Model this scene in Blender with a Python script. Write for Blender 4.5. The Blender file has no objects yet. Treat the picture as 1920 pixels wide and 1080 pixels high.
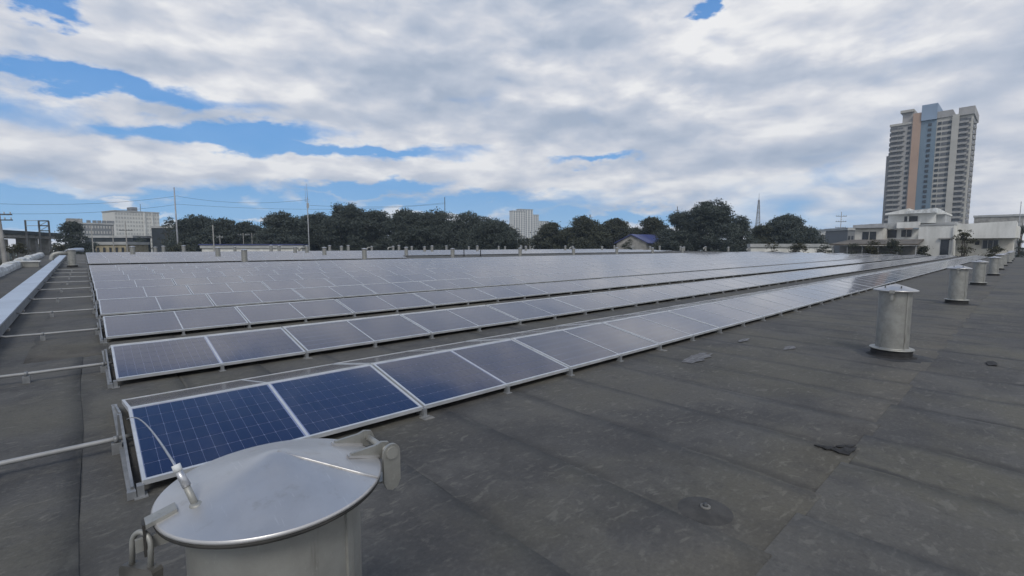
import bpy, math, random
import numpy as np
from mathutils import Vector, Matrix

rnd = random.Random(11)
R = math.radians
scene = bpy.context.scene
COL = scene.collection

# ------------------------------------------------------------------ camera
FPX, CX, CY, HOR, EYE = 880.0, 960.0, 540.0, 461.0, 1.6      # in pixels of a 1920 wide frame
PITCH = math.atan((CY - HOR) / FPX)
AZ = math.atan(970.0 / (FPX / math.cos(PITCH)))               # world X = along the panel rows, Y = across them
FWD = Vector((math.cos(AZ) * math.cos(PITCH), math.sin(AZ) * math.cos(PITCH), -math.sin(PITCH)))
RGT = Vector((math.sin(AZ), -math.cos(AZ), 0))
UPV = RGT.cross(FWD)
CAM = Vector((0, 0, EYE))
cd = bpy.data.cameras.new('camera')
cam = bpy.data.objects.new('camera', cd)
COL.objects.link(cam)
cd.sensor_width = 36.0
cd.lens = 36.0 * FPX / 1920.0
cd.clip_start = 0.05
cd.clip_end = 6000
cam.matrix_world = Matrix.Translation(CAM) @ Matrix((RGT, UPV, -FWD)).transposed().to_4x4()
scene.camera = cam

# ------------------------------------------------------------------ light, sky, exposure
SUN_AZ, SUN_EL = R(-128), R(48)
sd = bpy.data.lights.new('sun', 'SUN')
sd.energy = 1.6
sd.angle = R(18)
sd.color = (1.0, 0.96, 0.9)
sun = bpy.data.objects.new('sun', sd)
COL.objects.link(sun)
sdir = Vector((math.cos(SUN_AZ) * math.cos(SUN_EL), math.sin(SUN_AZ) * math.cos(SUN_EL), math.sin(SUN_EL)))
sun.rotation_euler = sdir.to_track_quat('Z', 'Y').to_euler()
scene.view_settings.view_transform = 'Standard'
scene.view_settings.look = 'None'
scene.view_settings.exposure = 0.0
scene.view_settings.gamma = 1.0
scene.view_settings.use_curve_mapping = False
scene.cycles.use_denoising = True
scene.cycles.max_bounces = 5


def ray(px, py):
    return FWD + RGT * ((px - CX) / FPX) + UPV * ((CY - py) / FPX)


class NT:
    """small helper around a node tree"""
    def __init__(s, tree):
        s.t = tree
        s.l = tree.links

    def n(s, typ, **kw):
        nd = s.t.nodes.new(typ)
        for k, v in kw.items():
            setattr(nd, k, v)
        return nd

    def put(s, sock, v):
        if hasattr(v, 'is_linked'):
            s.l.new(v, sock)
        else:
            sock.default_value = v

    def m(s, op, a, b=0.0, c=0.0, clamp=False):
        nd = s.n('ShaderNodeMath', operation=op, use_clamp=clamp)
        s.put(nd.inputs[0], a)
        s.put(nd.inputs[1], b)
        s.put(nd.inputs[2], c)
        return nd.outputs[0]

    def v(s, op, a, b=(0, 0, 0), out=0):
        nd = s.n('ShaderNodeVectorMath', operation=op)
        s.put(nd.inputs[0], a)
        s.put(nd.inputs[1], b)
        return nd.outputs[out]

    def ss(s, x, lo, hi, a=0.0, b=1.0):
        nd = s.n('ShaderNodeMapRange', interpolation_type='SMOOTHSTEP')
        s.put(nd.inputs[0], x)
        for i, q in enumerate((lo, hi, a, b)):
            s.put(nd.inputs[i + 1], q)
        return nd.outputs[0]

    def noise(s, vec, scale, detail=4, rough=.5, dist=0.0, out=0):
        nd = s.n('ShaderNodeTexNoise')
        s.put(nd.inputs['Vector'], vec)
        nd.inputs['Scale'].default_value = scale
        nd.inputs['Detail'].default_value = detail
        nd.inputs['Roughness'].default_value = rough
        nd.inputs['Distortion'].default_value = dist
        return nd.outputs[out]

    def mix(s, f, a, b, blend='MIX'):
        nd = s.n('ShaderNodeMix', data_type='RGBA', blend_type=blend)
        s.put(nd.inputs[0], f)
        for sock, val in ((nd.inputs[6], a), (nd.inputs[7], b)):
            s.put(sock, (*val, 1.0) if isinstance(val, tuple) and len(val) == 3 else val)
        return nd.outputs[2]


world = bpy.data.worlds.new('World')
scene.world = world
world.use_nodes = True
wt = NT(world.node_tree)
for nd in list(world.node_tree.nodes):
    world.node_tree.nodes.remove(nd)
w_out = wt.n('ShaderNodeOutputWorld')
w_bg = wt.n('ShaderNodeBackground')
wt.l.new(w_bg.outputs[0], w_out.inputs[0])
w_sky = wt.n('ShaderNodeTexSky', sky_type='NISHITA', sun_disc=False)
w_sky.sun_elevation = SUN_EL
w_sky.sun_rotation = math.pi / 2 - SUN_AZ
w_sky.air_density = 1.3
w_sky.dust_density = 0.4
w_sky.ozone_density = 2.0
w_tc = wt.n('ShaderNodeTexCoord')
w_sep = wt.n('ShaderNodeSeparateXYZ')
wt.l.new(w_tc.outputs['Generated'], w_sep.inputs[0])
wx, wy, wz = w_sep.outputs
w_el = wt.m('ARCSINE', wz)
w_az = wt.m('ARCTAN2', wy, wx)
w_zp = wt.m('ADD', wt.m('MAXIMUM', wz, 0.0), 0.11)
w_c = wt.n('ShaderNodeCombineXYZ')
wt.put(w_c.inputs[0], wt.m('DIVIDE', wx, w_zp))
wt.put(w_c.inputs[1], wt.m('DIVIDE', wy, w_zp))
w_p = w_c.outputs[0]                                        # position on the cloud deck
w_big = wt.noise(w_p, 0.8, 6, .5, .2)
w_det = wt.noise(w_p, 1.7, 5, .55, .3)
w_ang = wt.n('ShaderNodeCombineXYZ')
wt.put(w_ang.inputs[0], wt.m('MULTIPLY', w_az, 4.0))
wt.put(w_ang.inputs[1], wt.m('MULTIPLY', w_el, 9.5))
w_ad = wt.noise(w_ang.outputs[0], 2.4, 6, .5, .35)
w_wa = wt.m('MULTIPLY', wt.m('SUBTRACT', wt.noise(w_ang.outputs[0], 1.3, 6, .6), .5), .26)
w_we = wt.m('MULTIPLY', wt.m('SUBTRACT', wt.noise(wt.v('ADD', w_ang.outputs[0], (7, 3, 1)), 2.1, 6, .6), .5), .10)
w_azw = wt.m('ADD', w_az, w_wa)
w_elw = wt.m('ADD', w_el, w_we)


def ang(px, py):
    d = ray(px, py).normalized()
    return math.atan2(d.y, d.x), math.asin(d.z)


w_skew = {}


def skewed(tl):
    """(azimuth, elevation + tilt * azimuth) as a vector, one per tilt"""
    if tl not in w_skew:
        c = wt.n('ShaderNodeCombineXYZ')
        wt.put(c.inputs[0], w_azw)
        wt.put(c.inputs[1], w_elw if tl == 0 else wt.m('MULTIPLY_ADD', w_azw, tl, w_elw))
        w_skew[tl] = c.outputs[0]
    return w_skew[tl]


def blobs(items, lo=.12, hi=2.0):
    """soft patches of the sky: (azimuth, elevation), half sizes, tilt, strength (radians)"""
    tot = None
    for a0, e0, ha, he, tl, st in items:
        nd = wt.n('ShaderNodeVectorMath', operation='MULTIPLY_ADD')
        wt.put(nd.inputs[0], skewed(tl))
        nd.inputs[1].default_value = (1 / ha, 1 / he, 0)
        nd.inputs[2].default_value = (-a0 / ha, -(e0 + tl * a0) / he, 0)
        q = wt.v('LENGTH', nd.outputs[0], out=1)
        g = wt.ss(q, math.sqrt(lo), math.sqrt(hi), st, 0.0)
        tot = g if tot is None else wt.m('MAXIMUM', tot, g)
    return tot


def pix(items):
    out = []
    for (gx, gy), hw, hh, tl, st in items:
        a0, e0 = ang(gx, gy)
        out.append((a0, e0, abs(ang(gx + hw, gy)[0] - a0), abs(ang(gx, gy - hh)[1] - e0), -tl, st))
    return out


# openings in the cloud deck seen in the photograph; the last one, overhead, is what the near panels and the lid mirror
GAPS = [((75, 5), 80, 26, .1, 1.0), ((170, 153), 270, 26, -.02, 1.05), ((40, 205), 190, 40, 0, .62),
        ((400, 250), 230, 24, -.12, .95), ((540, 278), 330, 17, -.03, .9), ((1313, 20), 22, 28, 0, 1.05),
        ((1118, 299), 70, 9, -.02, .75), ((60, 395), 420, 46, 0, 1.1), ((430, 400), 420, 42, -.03, 1.05),
        ((690, 352), 150, 13, -.04, .8), ((820, 388), 330, 22, -.03, .9), ((1110, 412), 230, 20, -.02, 1.05),
        ((1480, 400), 260, 60, 0, .42), ((1600, 330), 120, 25, 0, .3)]
w_gap = wt.m('MAXIMUM', blobs(pix(GAPS), .02, 2.7), blobs([(R(66), R(57), R(120), R(23.5), 0, 1.2)], .72, 1.25))
DARK = [((1070, 55), 120, 70, 0, 1.0), ((760, 135), 330, 45, -.06, .75), ((1480, 140), 380, 45, .12, .9), ((1130, 225), 330, 35, 0, .7),
        ((1650, 235), 150, 30, 0, .6), ((300, 120), 300, 25, 0, .4), ((250, 330), 330, 16, 0, .7), ((1400, 300), 260, 30, 0, .5), ((1880, 290), 60, 40, 0, .7)]
LITE = [((955, 85), 90, 50, -.2, .7), ((1300, 75), 130, 55, 0, 1.0), ((1720, 55), 260, 60, 0, .75), ((450, 165), 170, 40, 0, .8), ((110, 85), 160, 60, 0, .55),
        ((180, 185), 110, 25, 0, .7), ((330, 290), 380, 18, -.06, .7), ((900, 290), 330, 30, 0, .6), ((1170, 345), 300, 30, 0, .55), ((1740, 330), 220, 60, 0, .5), ((1290, 190), 80, 30, 0, .6)]
w_dark = blobs(pix(DARK), 0.0, 1.8)
w_lite = blobs(pix(LITE), 0.0, 1.8)
w_cov = wt.ss(w_big, .16, .36)
w_a = wt.m('ADD', wt.m('ADD', w_cov, wt.m('MULTIPLY', wt.m('SUBTRACT', w_ad, .5), 1.25)), wt.m('MULTIPLY', w_gap, -1.5))
# small detached low clouds
w_low = blobs(pix([((235, 371), 75, 10, 0, 1.0), ((480, 405), 60, 7, 0, 1.0), ((330, 425), 40, 14, 0, 1.0), ((120, 355), 110, 14, 0, .8), ((740, 402), 40, 12, 0, .9), ((310, 398), 50, 7, 0, .7)]), .1, 1.4)
w_a = wt.m('MAXIMUM', w_a, wt.m('MULTIPLY', w_low, wt.m('ADD', wt.m('MULTIPLY', w_ad, .8), .2)))
w_alpha = wt.ss(w_a, -.16, .92)
# light and dark inside the deck: thick parts grey, thin lit edges white
w_off = wt.noise(wt.v('ADD', w_ang.outputs[0], (.06, .30, 0)), 2.4, 6, .5, .35)
w_rel = wt.m('MULTIPLY', wt.m('SUBTRACT', w_ad, w_off), 1.25)
w_b2 = wt.noise(wt.v('ADD', w_p, (4.3, 1.7, 0)), 1.0, 6, .5, .3)
w_sh = wt.m('ADD', wt.m('ADD', w_rel, wt.m('MULTIPLY', wt.m('SUBTRACT', w_b2, .5), 1.5)), .61)
w_sh = wt.m('ADD', w_sh, wt.m('MULTIPLY', wt.m('SUBTRACT', w_det, .5), .5))
w_sh = wt.m('ADD', w_sh, wt.m('MULTIPLY', w_gap, .16))
w_sh = wt.m('ADD', w_sh, wt.m('MULTIPLY', w_low, .35))
w_sh = wt.m('ADD', w_sh, wt.m('SUBTRACT', wt.m('MULTIPLY', w_lite, .36), wt.m('MULTIPLY', w_dark, .46)))
w_ramp = wt.n('ShaderNodeValToRGB')
wt.put(w_ramp.inputs[0], w_sh)
cr = w_ramp.color_ramp
cr.elements[0].position = 0.0
cr.elements[0].color = (.40, .47, .59, 1)
cr.elements[1].position = 1.0
cr.elements[1].color = (.90, .90, .91, 1)
e = cr.elements.new(.4)
e.color = (.54, .59, .69, 1)
e = cr.elements.new(.7)
e.color = (.70, .72, .78, 1)
w_tint = wt.n('ShaderNodeValToRGB')
wt.put(w_tint.inputs[0], wt.m('MULTIPLY', w_el, 1.0 / R(60)))
cr = w_tint.color_ramp
cr.elements[0].position = 0.0
cr.elements[0].color = (.24, .56, .95, 1)
cr.elements[1].position = 1.0
cr.elements[1].color = (.03, .13, .36, 1)
e = cr.elements.new(.1)
e.color = (.14, .44, .90, 1)
e = cr.elements.new(.3)
e.color = (.075, .32, .80, 1)
w_blue = wt.mix(.8, wt.mix(1.0, w_sky.outputs[0], (.06, .06, .06), 'MULTIPLY'), w_tint.outputs[0])
w_col = wt.mix(w_alpha, w_blue, w_ramp.outputs[0])
wt.l.new(w_col, w_bg.inputs[0])
w_bg.inputs[1].default_value = 1.0
world.cycles.sampling_method = 'MANUAL'
world.cycles.sample_map_resolution = 256


# ------------------------------------------------------------------ mesh helpers
class MB:
    def __init__(s):
        s.v, s.f, s.m, s.uv, s.sm = [], [], [], {}, []

    def face(s, ids, mat=0, uv=None, smooth=False):
        if uv:
            s.uv[len(s.f)] = uv
        s.f.append(tuple(ids))
        s.m.append(mat)
        s.sm.append(smooth)

    def quad(s, a, b, c, d, mat=0, uv=None, smooth=False):
        n = len(s.v)
        s.v += [tuple(a), tuple(b), tuple(c), tuple(d)]
        s.face((n, n + 1, n + 2, n + 3), mat, uv, smooth)

    def hexa(s, p, mat=0):
        n = len(s.v)
        s.v += [tuple(q) for q in p]
        for f in ((3, 2, 1, 0), (4, 5, 6, 7), (0, 1, 5, 4), (1, 2, 6, 5), (2, 3, 7, 6), (3, 0, 4, 7)):
            s.face([n + i for i in f], mat)
        return s

    def box(s, x0, x1, y0, y1, z0, z1, mat=0):
        return s.hexa([(x0, y0, z0), (x1, y0, z0), (x1, y1, z0), (x0, y1, z0),
                       (x0, y0, z1), (x1, y0, z1), (x1, y1, z1), (x0, y1, z1)], mat)

    def prism(s, pts, ex, mat=0):
        """flat outline (3d points) pushed along vector ex"""
        n, k = len(s.v), len(pts)
        ex = Vector(ex)
        s.v += [tuple(Vector(p)) for p in pts] + [tuple(Vector(p) + ex) for p in pts]
        s.face([n + i for i in range(k)][::-1], mat)
        s.face([n + k + i for i in range(k)], mat)
        for i in range(k):
            j = (i + 1) % k
            s.face((n + i, n + j, n + k + j, n + k + i), mat)
        return s

    def bar(s, a, b, w, h=None, mat=0):
        a, b = Vector(a), Vector(b)
        h = h or w
        d = (b - a).normalized()
        up = Vector((0, 0, 1)) if abs(d.z) < .95 else Vector((1, 0, 0))
        x = d.cross(up).normalized() * (w / 2)
        y = x.cross(d).normalized() * (h / 2)
        s.hexa([a - x - y, a + x - y, a + x + y, a - x + y, b - x - y, b + x - y, b + x + y, b - x + y], mat)
        return s

    def tube(s, pts, r, seg=8, mat=0, cap=True):
        pts = [Vector(p) for p in pts]
        rs = r if isinstance(r, (list, tuple)) else [r] * len(pts)
        base = len(s.v)
        prev = None
        for i, p in enumerate(pts):
            t = (pts[min(i + 1, len(pts) - 1)] - pts[max(i - 1, 0)]).normalized()
            if prev is None:
                prev = t.cross(Vector((0, 0, 1)) if abs(t.z) < .9 else Vector((1, 0, 0))).normalized()
            prev = (prev - t * prev.dot(t)).normalized()
            b2 = t.cross(prev)
            for k in range(seg):
                a = 2 * math.pi * k / seg
                s.v.append(tuple(p + (prev * math.cos(a) + b2 * math.sin(a)) * rs[i]))
        for i in range(len(pts) - 1):
            for k in range(seg):
                k2 = (k + 1) % seg
                s.face((base + i * seg + k, base + i * seg + k2, base + (i + 1) * seg + k2, base + (i + 1) * seg + k), mat, None, True)
        if cap:
            s.face([base + k for k in range(seg)][::-1], mat)
            s.face([base + (len(pts) - 1) * seg + k for k in range(seg)], mat)
        return s

    def lathe(s, prof, seg=32, c=(0, 0), mat=0, smooth=True):
        """profile of (r, z); r == 0 closes the end.  repeat a point for a sharp crease"""
        base = len(s.v)
        rings = []
        for r, z in prof:
            if r < 1e-6:
                s.v.append((c[0], c[1], z))
                rings.append([len(s.v) - 1] * seg)
            else:
                st = len(s.v)
                for k in range(seg):
                    a = 2 * math.pi * k / seg
                    s.v.append((c[0] + r * math.cos(a), c[1] + r * math.sin(a), z))
                rings.append(list(range(st, st + seg)))
        for i in range(len(rings) - 1):
            if prof[i] == prof[i + 1]:
                continue
            A, B = rings[i], rings[i + 1]
            for k in range(seg):
                k2 = (k + 1) % seg
                ids = [A[k], A[k2], B[k2], B[k]]
                u = []
                for q in ids:
                    if q not in u:
                        u.append(q)
                if len(u) > 2:
                    s.face(u, mat, None, smooth)
        return s

    def mesh(s, name, mats):
        me = bpy.data.meshes.new(name)
        me.from_pydata(s.v, [], s.f)
        for mt in (mats if isinstance(mats, (list, tuple)) else [mats]):
            me.materials.append(mt)
        me.polygons.foreach_set('material_index', s.m)
        me.polygons.foreach_set('use_smooth', s.sm)
        if s.uv:
            uvl = me.uv_layers.new(name='UVMap')
            for fi, uvs in s.uv.items():
                for li, q in zip(me.polygons[fi].loop_indices, uvs):
                    uvl.data[li].uv = q
        me.update()
        return me

    def build(s, name, mats, parent=None, loc=(0, 0, 0)):
        return link(name, s.mesh(name, mats), parent, loc)


def link(name, me, parent=None, loc=(0, 0, 0)):
    o = bpy.data.objects.new(name, me)
    COL.objects.link(o)
    o.location = loc
    if parent:
        o.parent = parent
    return o


def tag(o, label=None, cat=None, group=None, kind=None):
    if label:
        o['label'] = label
    if cat:
        o['category'] = cat
    if group:
        o['group'] = group
    if kind:
        o['kind'] = kind
    return o


def thing(name, label, cat, loc=(0, 0, 0), group=None, rot=(0, 0, 0)):
    o = link(name, None, None, loc)
    o.rotation_euler = rot
    o.empty_display_size = .2
    return tag(o, label, cat, group)


ONES = ['', 'first', 'second', 'third', 'fourth', 'fifth', 'sixth', 'seventh', 'eighth', 'ninth', 'tenth', 'eleventh',
        'twelfth', 'thirteenth', 'fourteenth', 'fifteenth', 'sixteenth', 'seventeenth', 'eighteenth', 'nineteenth']
TENS = {2: ('twentieth', 'twenty'), 3: ('thirtieth', 'thirty'), 4: ('fortieth', 'forty'), 5: ('fiftieth', 'fifty')}


def nth(i):
    if i < 20:
        return ONES[i]
    a, b = divmod(i, 10)
    return TENS[a][0] if b == 0 else TENS[a][1] + '-' + ONES[b]


# ------------------------------------------------------------------ materials
def mat(name, c1, c2=None, rough=.6, metal=0.0, scale=4.0, bump=0.0, bscale=30.0, spec=.5, stretch=(1, 1, 1), detail=6, lo=.35, hi=.65):
    m = bpy.data.materials.new(name)
    m.use_nodes = True
    t = NT(m.node_tree)
    b = m.node_tree.nodes['Principled BSDF']
    b.inputs['Roughness'].default_value = rough
    b.inputs['Metallic'].default_value = metal
    b.inputs['Specular IOR Level'].default_value = spec
    tc = t.n('ShaderNodeTexCoord').outputs['Object']
    vec = t.v('MULTIPLY', tc, stretch)
    if c2 is None:
        c2 = tuple(x * .8 for x in c1)
    f = t.ss(t.noise(vec, scale, detail, .6), lo, hi)
    t.l.new(t.mix(f, c2, c1), b.inputs['Base Color'])
    if bump:
        bp = t.n('ShaderNodeBump')
        bp.inputs['Strength'].default_value = bump
        bp.inputs['Distance'].default_value = .02
        t.l.new(t.noise(vec, bscale, 5, .6), bp.inputs['Height'])
        t.l.new(bp.outputs[0], b.inputs['Normal'])
    return m


M = {}
M['alu'] = mat('aluminium', (.60, .62, .64), (.48, .50, .52), .42, .3, 3)
M['alu_dark'] = mat('weathered_aluminium', (.28, .29, .30), (.19, .20, .21), .55, .3, 5)
M['galv'] = mat('galvanised_steel', (.36, .36, .34), (.25, .25, .235), .5, .5, 6, .05, 60)
M['stain'] = mat('stainless_steel', (.42, .42, .395), (.29, .29, .27), .52, .4, 5, .04, 50, stretch=(1, 1, .2))
M['cap'] = mat('brushed_steel_lid', (.46, .48, .515), (.37, .385, .41), .5, .6, 2.6, .03, 60)
M['rim'] = mat('dirty_rim', (.05, .048, .044), (.02, .02, .019), .7, .1, 9)


def worn(name, c1, c2, stain, metal, r0, r1, radial=False):
    """weathered sheet metal: blotches, runs of grime, scratches, uneven gloss"""
    m = bpy.data.materials.new(name)
    m.use_nodes = True
    t = NT(m.node_tree)
    b = m.node_tree.nodes['Principled BSDF']
    b.inputs['Metallic'].default_value = metal
    tc = t.n('ShaderNodeTexCoord').outputs['Object']
    blot = t.noise(tc, 7, 6, .65)
    runs = t.noise(t.v('MULTIPLY', tc, (1, 1, 1) if radial else (1, 1, .12)), 16, 5, .65)
    scr = t.noise(t.v('MULTIPLY', tc, (1, .05, .4)), 130, 3, .6)
    col = t.mix(t.ss(blot, .3, .7), c2, c1)
    col = t.mix(t.m('MULTIPLY', t.ss(runs, .56, .75), .7), col, stain)
    col = t.mix(t.m('MULTIPLY', t.ss(scr, .62, .72), .25), col, tuple(min(1, x * 1.5) for x in c1))
    t.l.new(col, b.inputs['Base Color'])
    t.put(b.inputs['Roughness'], t.m('ADD', r0, t.m('MULTIPLY', t.noise(tc, 11, 6, .7), r1)))
    bp = t.n('ShaderNodeBump')
    bp.inputs['Strength'].default_value = .05
    bp.inputs['Distance'].default_value = .02
    t.l.new(t.m('ADD', t.noise(tc, 3.5, 3, .5), t.m('MULTIPLY', scr, .03)), bp.inputs['Height'])
    t.l.new(bp.outputs[0], b.inputs['Normal'])
    return m


M['galv'] = worn('galvanised_steel', (.36, .36, .335), (.29, .29, .27), (.15, .14, .12), .45, .38, .3)
M['stain'] = worn('stainless_steel', (.38, .38, .355), (.29, .29, .27), (.16, .15, .13), .62, .36, .3)
M['cap'] = worn('worn_steel_lid', (.52, .515, .51), (.465, .46, .455), (.37, .355, .325), .62, .27, .24, True)
M['black'] = mat('black_bitumen', (.025, .025, .026), (.012, .012, .012), .85, 0, 8, .3, 20)
M['brass'] = mat('padlock_metal', (.17, .165, .15), (.09, .088, .08), .5, .5, 12)
M['wire'] = mat('wire_rope', (.55, .56, .58), (.4, .41, .43), .4, .7, 30)
M['pvc'] = mat('grey_conduit', (.33, .335, .335), (.21, .215, .215), .5, .1, 3)
M['pale_pad'] = mat('pale_pad', (.22, .215, .20), (.12, .12, .115), .8, 0, 9)
M['traycover'] = mat('zinc_cover', (.50, .56, .63), (.42, .47, .53), .42, .45, 1.3)
M['white_sheet'] = mat('white_sheet', (.66, .68, .68), (.42, .43, .42), .7, 0, 2.0, .2, 6)
M['white_wall'] = mat('white_wall', (.76, .76, .73), (.56, .56, .53), .85, 0, .5, stretch=(1, 1, .3))
M['cream_wall'] = mat('cream_wall', (.68, .66, .60), (.52, .50, .45), .85, 0, .5)
M['grey_wall'] = mat('grey_wall', (.42, .43, .43), (.33, .34, .34), .85, 0, .4)
M['conc'] = mat('concrete', (.36, .35, .33), (.22, .215, .20), .9, 0, .7)
M['darkline'] = mat('dark_coping', (.05, .06, .06), (.03, .035, .035), .8)
M['yellow_wall'] = mat('ochre_wall', (.40, .35, .24), (.24, .21, .15), .9, 0, .9)
M['netting'] = mat('dark_netting', (.035, .045, .055), (.022, .028, .035), .9, 0, .5)
M['glassdk'] = mat('dark_window', (.035, .04, .05), (.02, .025, .03), .18, 0, 2)
M['brown_roof'] = mat('brown_roof', (.16, .14, .115), (.09, .08, .068), .85, 0, .8)
M['grey_roof'] = mat('grey_roof', (.42, .43, .44), (.32, .33, .34), .6, .1, .8)
M['blue_roof'] = mat('blue_roof', (.06, .075, .22), (.045, .055, .16), .5, 0, .5)
M['t_white'] = mat('tower_white', (.47, .455, .415), (.40, .388, .355), .85, 0, .08)
M['t_grey'] = mat('tower_grey', (.38, .37, .36), (.30, .295, .29), .85, 0, .15)
M['t_orange'] = mat('tower_orange', (.43, .30, .225), (.38, .265, .20), .85, 0, .05)
M['t_blue'] = mat('tower_blue', (.165, .225, .285), (.14, .195, .25), .85, 0, .05)
M['t_blue2'] = mat('tower_pale_blue', (.27, .35, .46), (.23, .30, .40), .85, 0, .05)
M['pole'] = mat('concrete_pole', (.30, .295, .28), (.2, .195, .185), .9, 0, 1)
M['steel_dk'] = mat('dark_steel', (.10, .105, .11), (.06, .065, .07), .6, .3, 1)
M['mast'] = mat('mast_steel', (.35, .36, .38), (.25, .26, .28), .6, .3, 1)
M['bark'] = mat('bark', (.10, .085, .07), (.05, .043, .036), .95, 0, 2, .4, 8)
M['dirt'] = mat('ground', (.10, .11, .07), (.16, .15, .13), .95, 0, .03)


def leaf_mat(name, c1, c2):
    m = bpy.data.materials.new(name)
    m.use_nodes = True
    t = NT(m.node_tree)
    b = m.node_tree.nodes['Principled BSDF']
    b.inputs['Roughness'].default_value = .6
    b.inputs['Specular IOR Level'].default_value = .25
    g = t.n('ShaderNodeNewGeometry')
    tc = t.n('ShaderNodeTexCoord').outputs['Object']
    f = t.m('ADD', t.m('MULTIPLY', g.outputs['Random Per Island'], .35), t.m('MULTIPLY', t.noise(tc, .3, 3, .5), .75), clamp=True)
    col = t.mix(f, c2, c1)
    t.l.new(col, b.inputs['Base Color'])
    tr = t.n('ShaderNodeBsdfTranslucent')
    t.l.new(col, tr.inputs[0])
    mx = t.n('ShaderNodeMixShader')
    mx.inputs[0].default_value = .2
    t.l.new(b.outputs[0], mx.inputs[1])
    t.l.new(tr.outputs[0], mx.inputs[2])
    t.l.new(mx.outputs[0], m.node_tree.nodes['Material Output'].inputs[0])
    return m


LEAF = [leaf_mat('foliage_dark', (.092, .108, .088), (.052, .064, .058)),
        leaf_mat('foliage_mid', (.088, .094, .062), (.046, .052, .040)),
        leaf_mat('foliage_olive', (.085, .082, .045), (.040, .040, .024))]


def roof_material(name='roof_membrane', grime=.5, scuff=.38, mossy=.55, off=(0, 0, 0), lift=1.0):
    m = bpy.data.materials.new(name)
    m.use_nodes = True
    t = NT(m.node_tree)
    b = m.node_tree.nodes['Principled BSDF']
    g = t.n('ShaderNodeNewGeometry').outputs['Position']
    flat = t.v('ADD', t.v('MULTIPLY', g, (1, 1, 0)), off)
    big = t.noise(flat, .33, 5, .55)
    mid = t.noise(flat, 1.7, 6, .6)
    fine = t.noise(flat, 42, 5, .7)
    col = t.mix(t.ss(mid, .3, .7), (.052, .053, .055), (.082, .083, .083))
    pond = t.noise(t.v('ADD', flat, t.v('MULTIPLY', t.noise(flat, 1.1, 4, .6, 0, 1), (1.4, 1.4, 0))), .42, 6, .62)
    col = t.mix(t.m('MULTIPLY', t.ss(pond, .50, .56), .55), col, (.092, .091, .085))
    col = t.mix(t.m('MULTIPLY', t.ss(pond, .38, .44, 1.0, 0.0), .5), col, (.040, .041, .044))
    moss = t.m('MULTIPLY', t.ss(t.noise(t.v('ADD', flat, (9, 4, 0)), .55, 5, .6), .42, .64), mossy)
    col = t.mix(moss, col, (.092, .090, .074))
    col = t.mix(t.m('MULTIPLY', t.ss(big, .52, .72), .55), col, (.045, .046, .050))
    # pale scuffs: short strokes lying mostly across the sheets
    wv = t.v('MULTIPLY', t.v('ADD', flat, t.v('MULTIPLY', t.noise(flat, 3, 3, .5, 0, 1), (.25, .25, 0))), (6.5, 17, 0))
    rot = t.n('ShaderNodeVectorRotate', rotation_type='Z_AXIS')
    t.l.new(wv, rot.inputs['Vector'])
    rot.inputs['Angle'].default_value = .3
    sc1 = t.ss(t.noise(rot.outputs[0], 1.0, 3, .55), .57, .66)
    sc1 = t.m('MULTIPLY', sc1, t.ss(t.noise(flat, .9, 4, .6), .38, .56))
    col = t.mix(t.m('MULTIPLY', sc1, scuff), col, (.165, .165, .152))
    sp = t.ss(t.noise(t.v('MULTIPLY', flat, (1, 1.6, 0)), 17, 5, .7), .50, .74)
    col = t.mix(t.m('MULTIPLY', sp, .45), col, (.125, .125, .12))
    sd_ = t.ss(t.noise(t.v('MULTIPLY', flat, (1.2, .9, 0)), 9, 6, .7), .52, .76)
    col = t.mix(t.m('MULTIPLY', sd_, .5), col, (.03, .031, .034))
    sc2 = t.ss(t.noise(t.v('MULTIPLY', flat, (3, 3, 0)), 4.0, 6, .65), .58, .72)
    col = t.mix(t.m('MULTIPLY', sc2, .45), col, (.15, .15, .14))
    # grime along the laps of each sheet (u runs across a sheet)
    uv = t.n('ShaderNodeUVMap').outputs[0]
    su = t.n('ShaderNodeSeparateXYZ')
    t.l.new(uv, su.inputs[0])
    u = su.outputs[0]
    wob = t.m('ADD', u, t.m('MULTIPLY', t.m('SUBTRACT', t.noise(flat, 2.2, 4, .6), .5), .22))
    gr = t.m('MULTIPLY', t.ss(wob, .0, .02), t.ss(wob, .03, .15, 1.0, 0.0))
    gr = t.m('MULTIPLY', gr, t.ss(t.noise(t.v('ADD', flat, (3, 8, 0)), .6, 4, .6), .40, .56))
    col = t.mix(t.m('MULTIPLY', gr, grime), col, (.030, .031, .033))
    pale = t.m('MULTIPLY', t.ss(wob, .955, .985), t.ss(t.noise(t.v('ADD', flat, (5, 2, 0)), .8, 4, .6), .5, .62))
    col = t.mix(t.m('MULTIPLY', pale, .5), col, (.15, .148, .135))
    gran = t.m('ADD', t.m('MULTIPLY', fine, .7), .65)
    gcol = t.n('ShaderNodeCombineColor')
    for i in range(3):
        t.put(gcol.inputs[i], gran)
    col = t.mix(1.0, col, gcol.outputs[0], 'MULTIPLY')
    col = t.mix(1.0, col, (1.13 * lift, 1.09 * lift, 1.03 * lift), 'MULTIPLY')
    t.l.new(col, b.inputs['Base Color'])
    b.inputs['Roughness'].default_value = .78
    b.inputs['Specular IOR Level'].default_value = .3
    bp = t.n('ShaderNodeBump')
    bp.inputs['Strength'].default_value = .8
    bp.inputs['Distance'].default_value = .012
    t.l.new(t.m('ADD', t.m('MULTIPLY', fine, .35), t.m('MULTIPLY', t.noise(flat, 6, 4, .6), .8)), bp.inputs['Height'])
    t.l.new(bp.outputs[0], b.inputs['Normal'])
    return m


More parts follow.
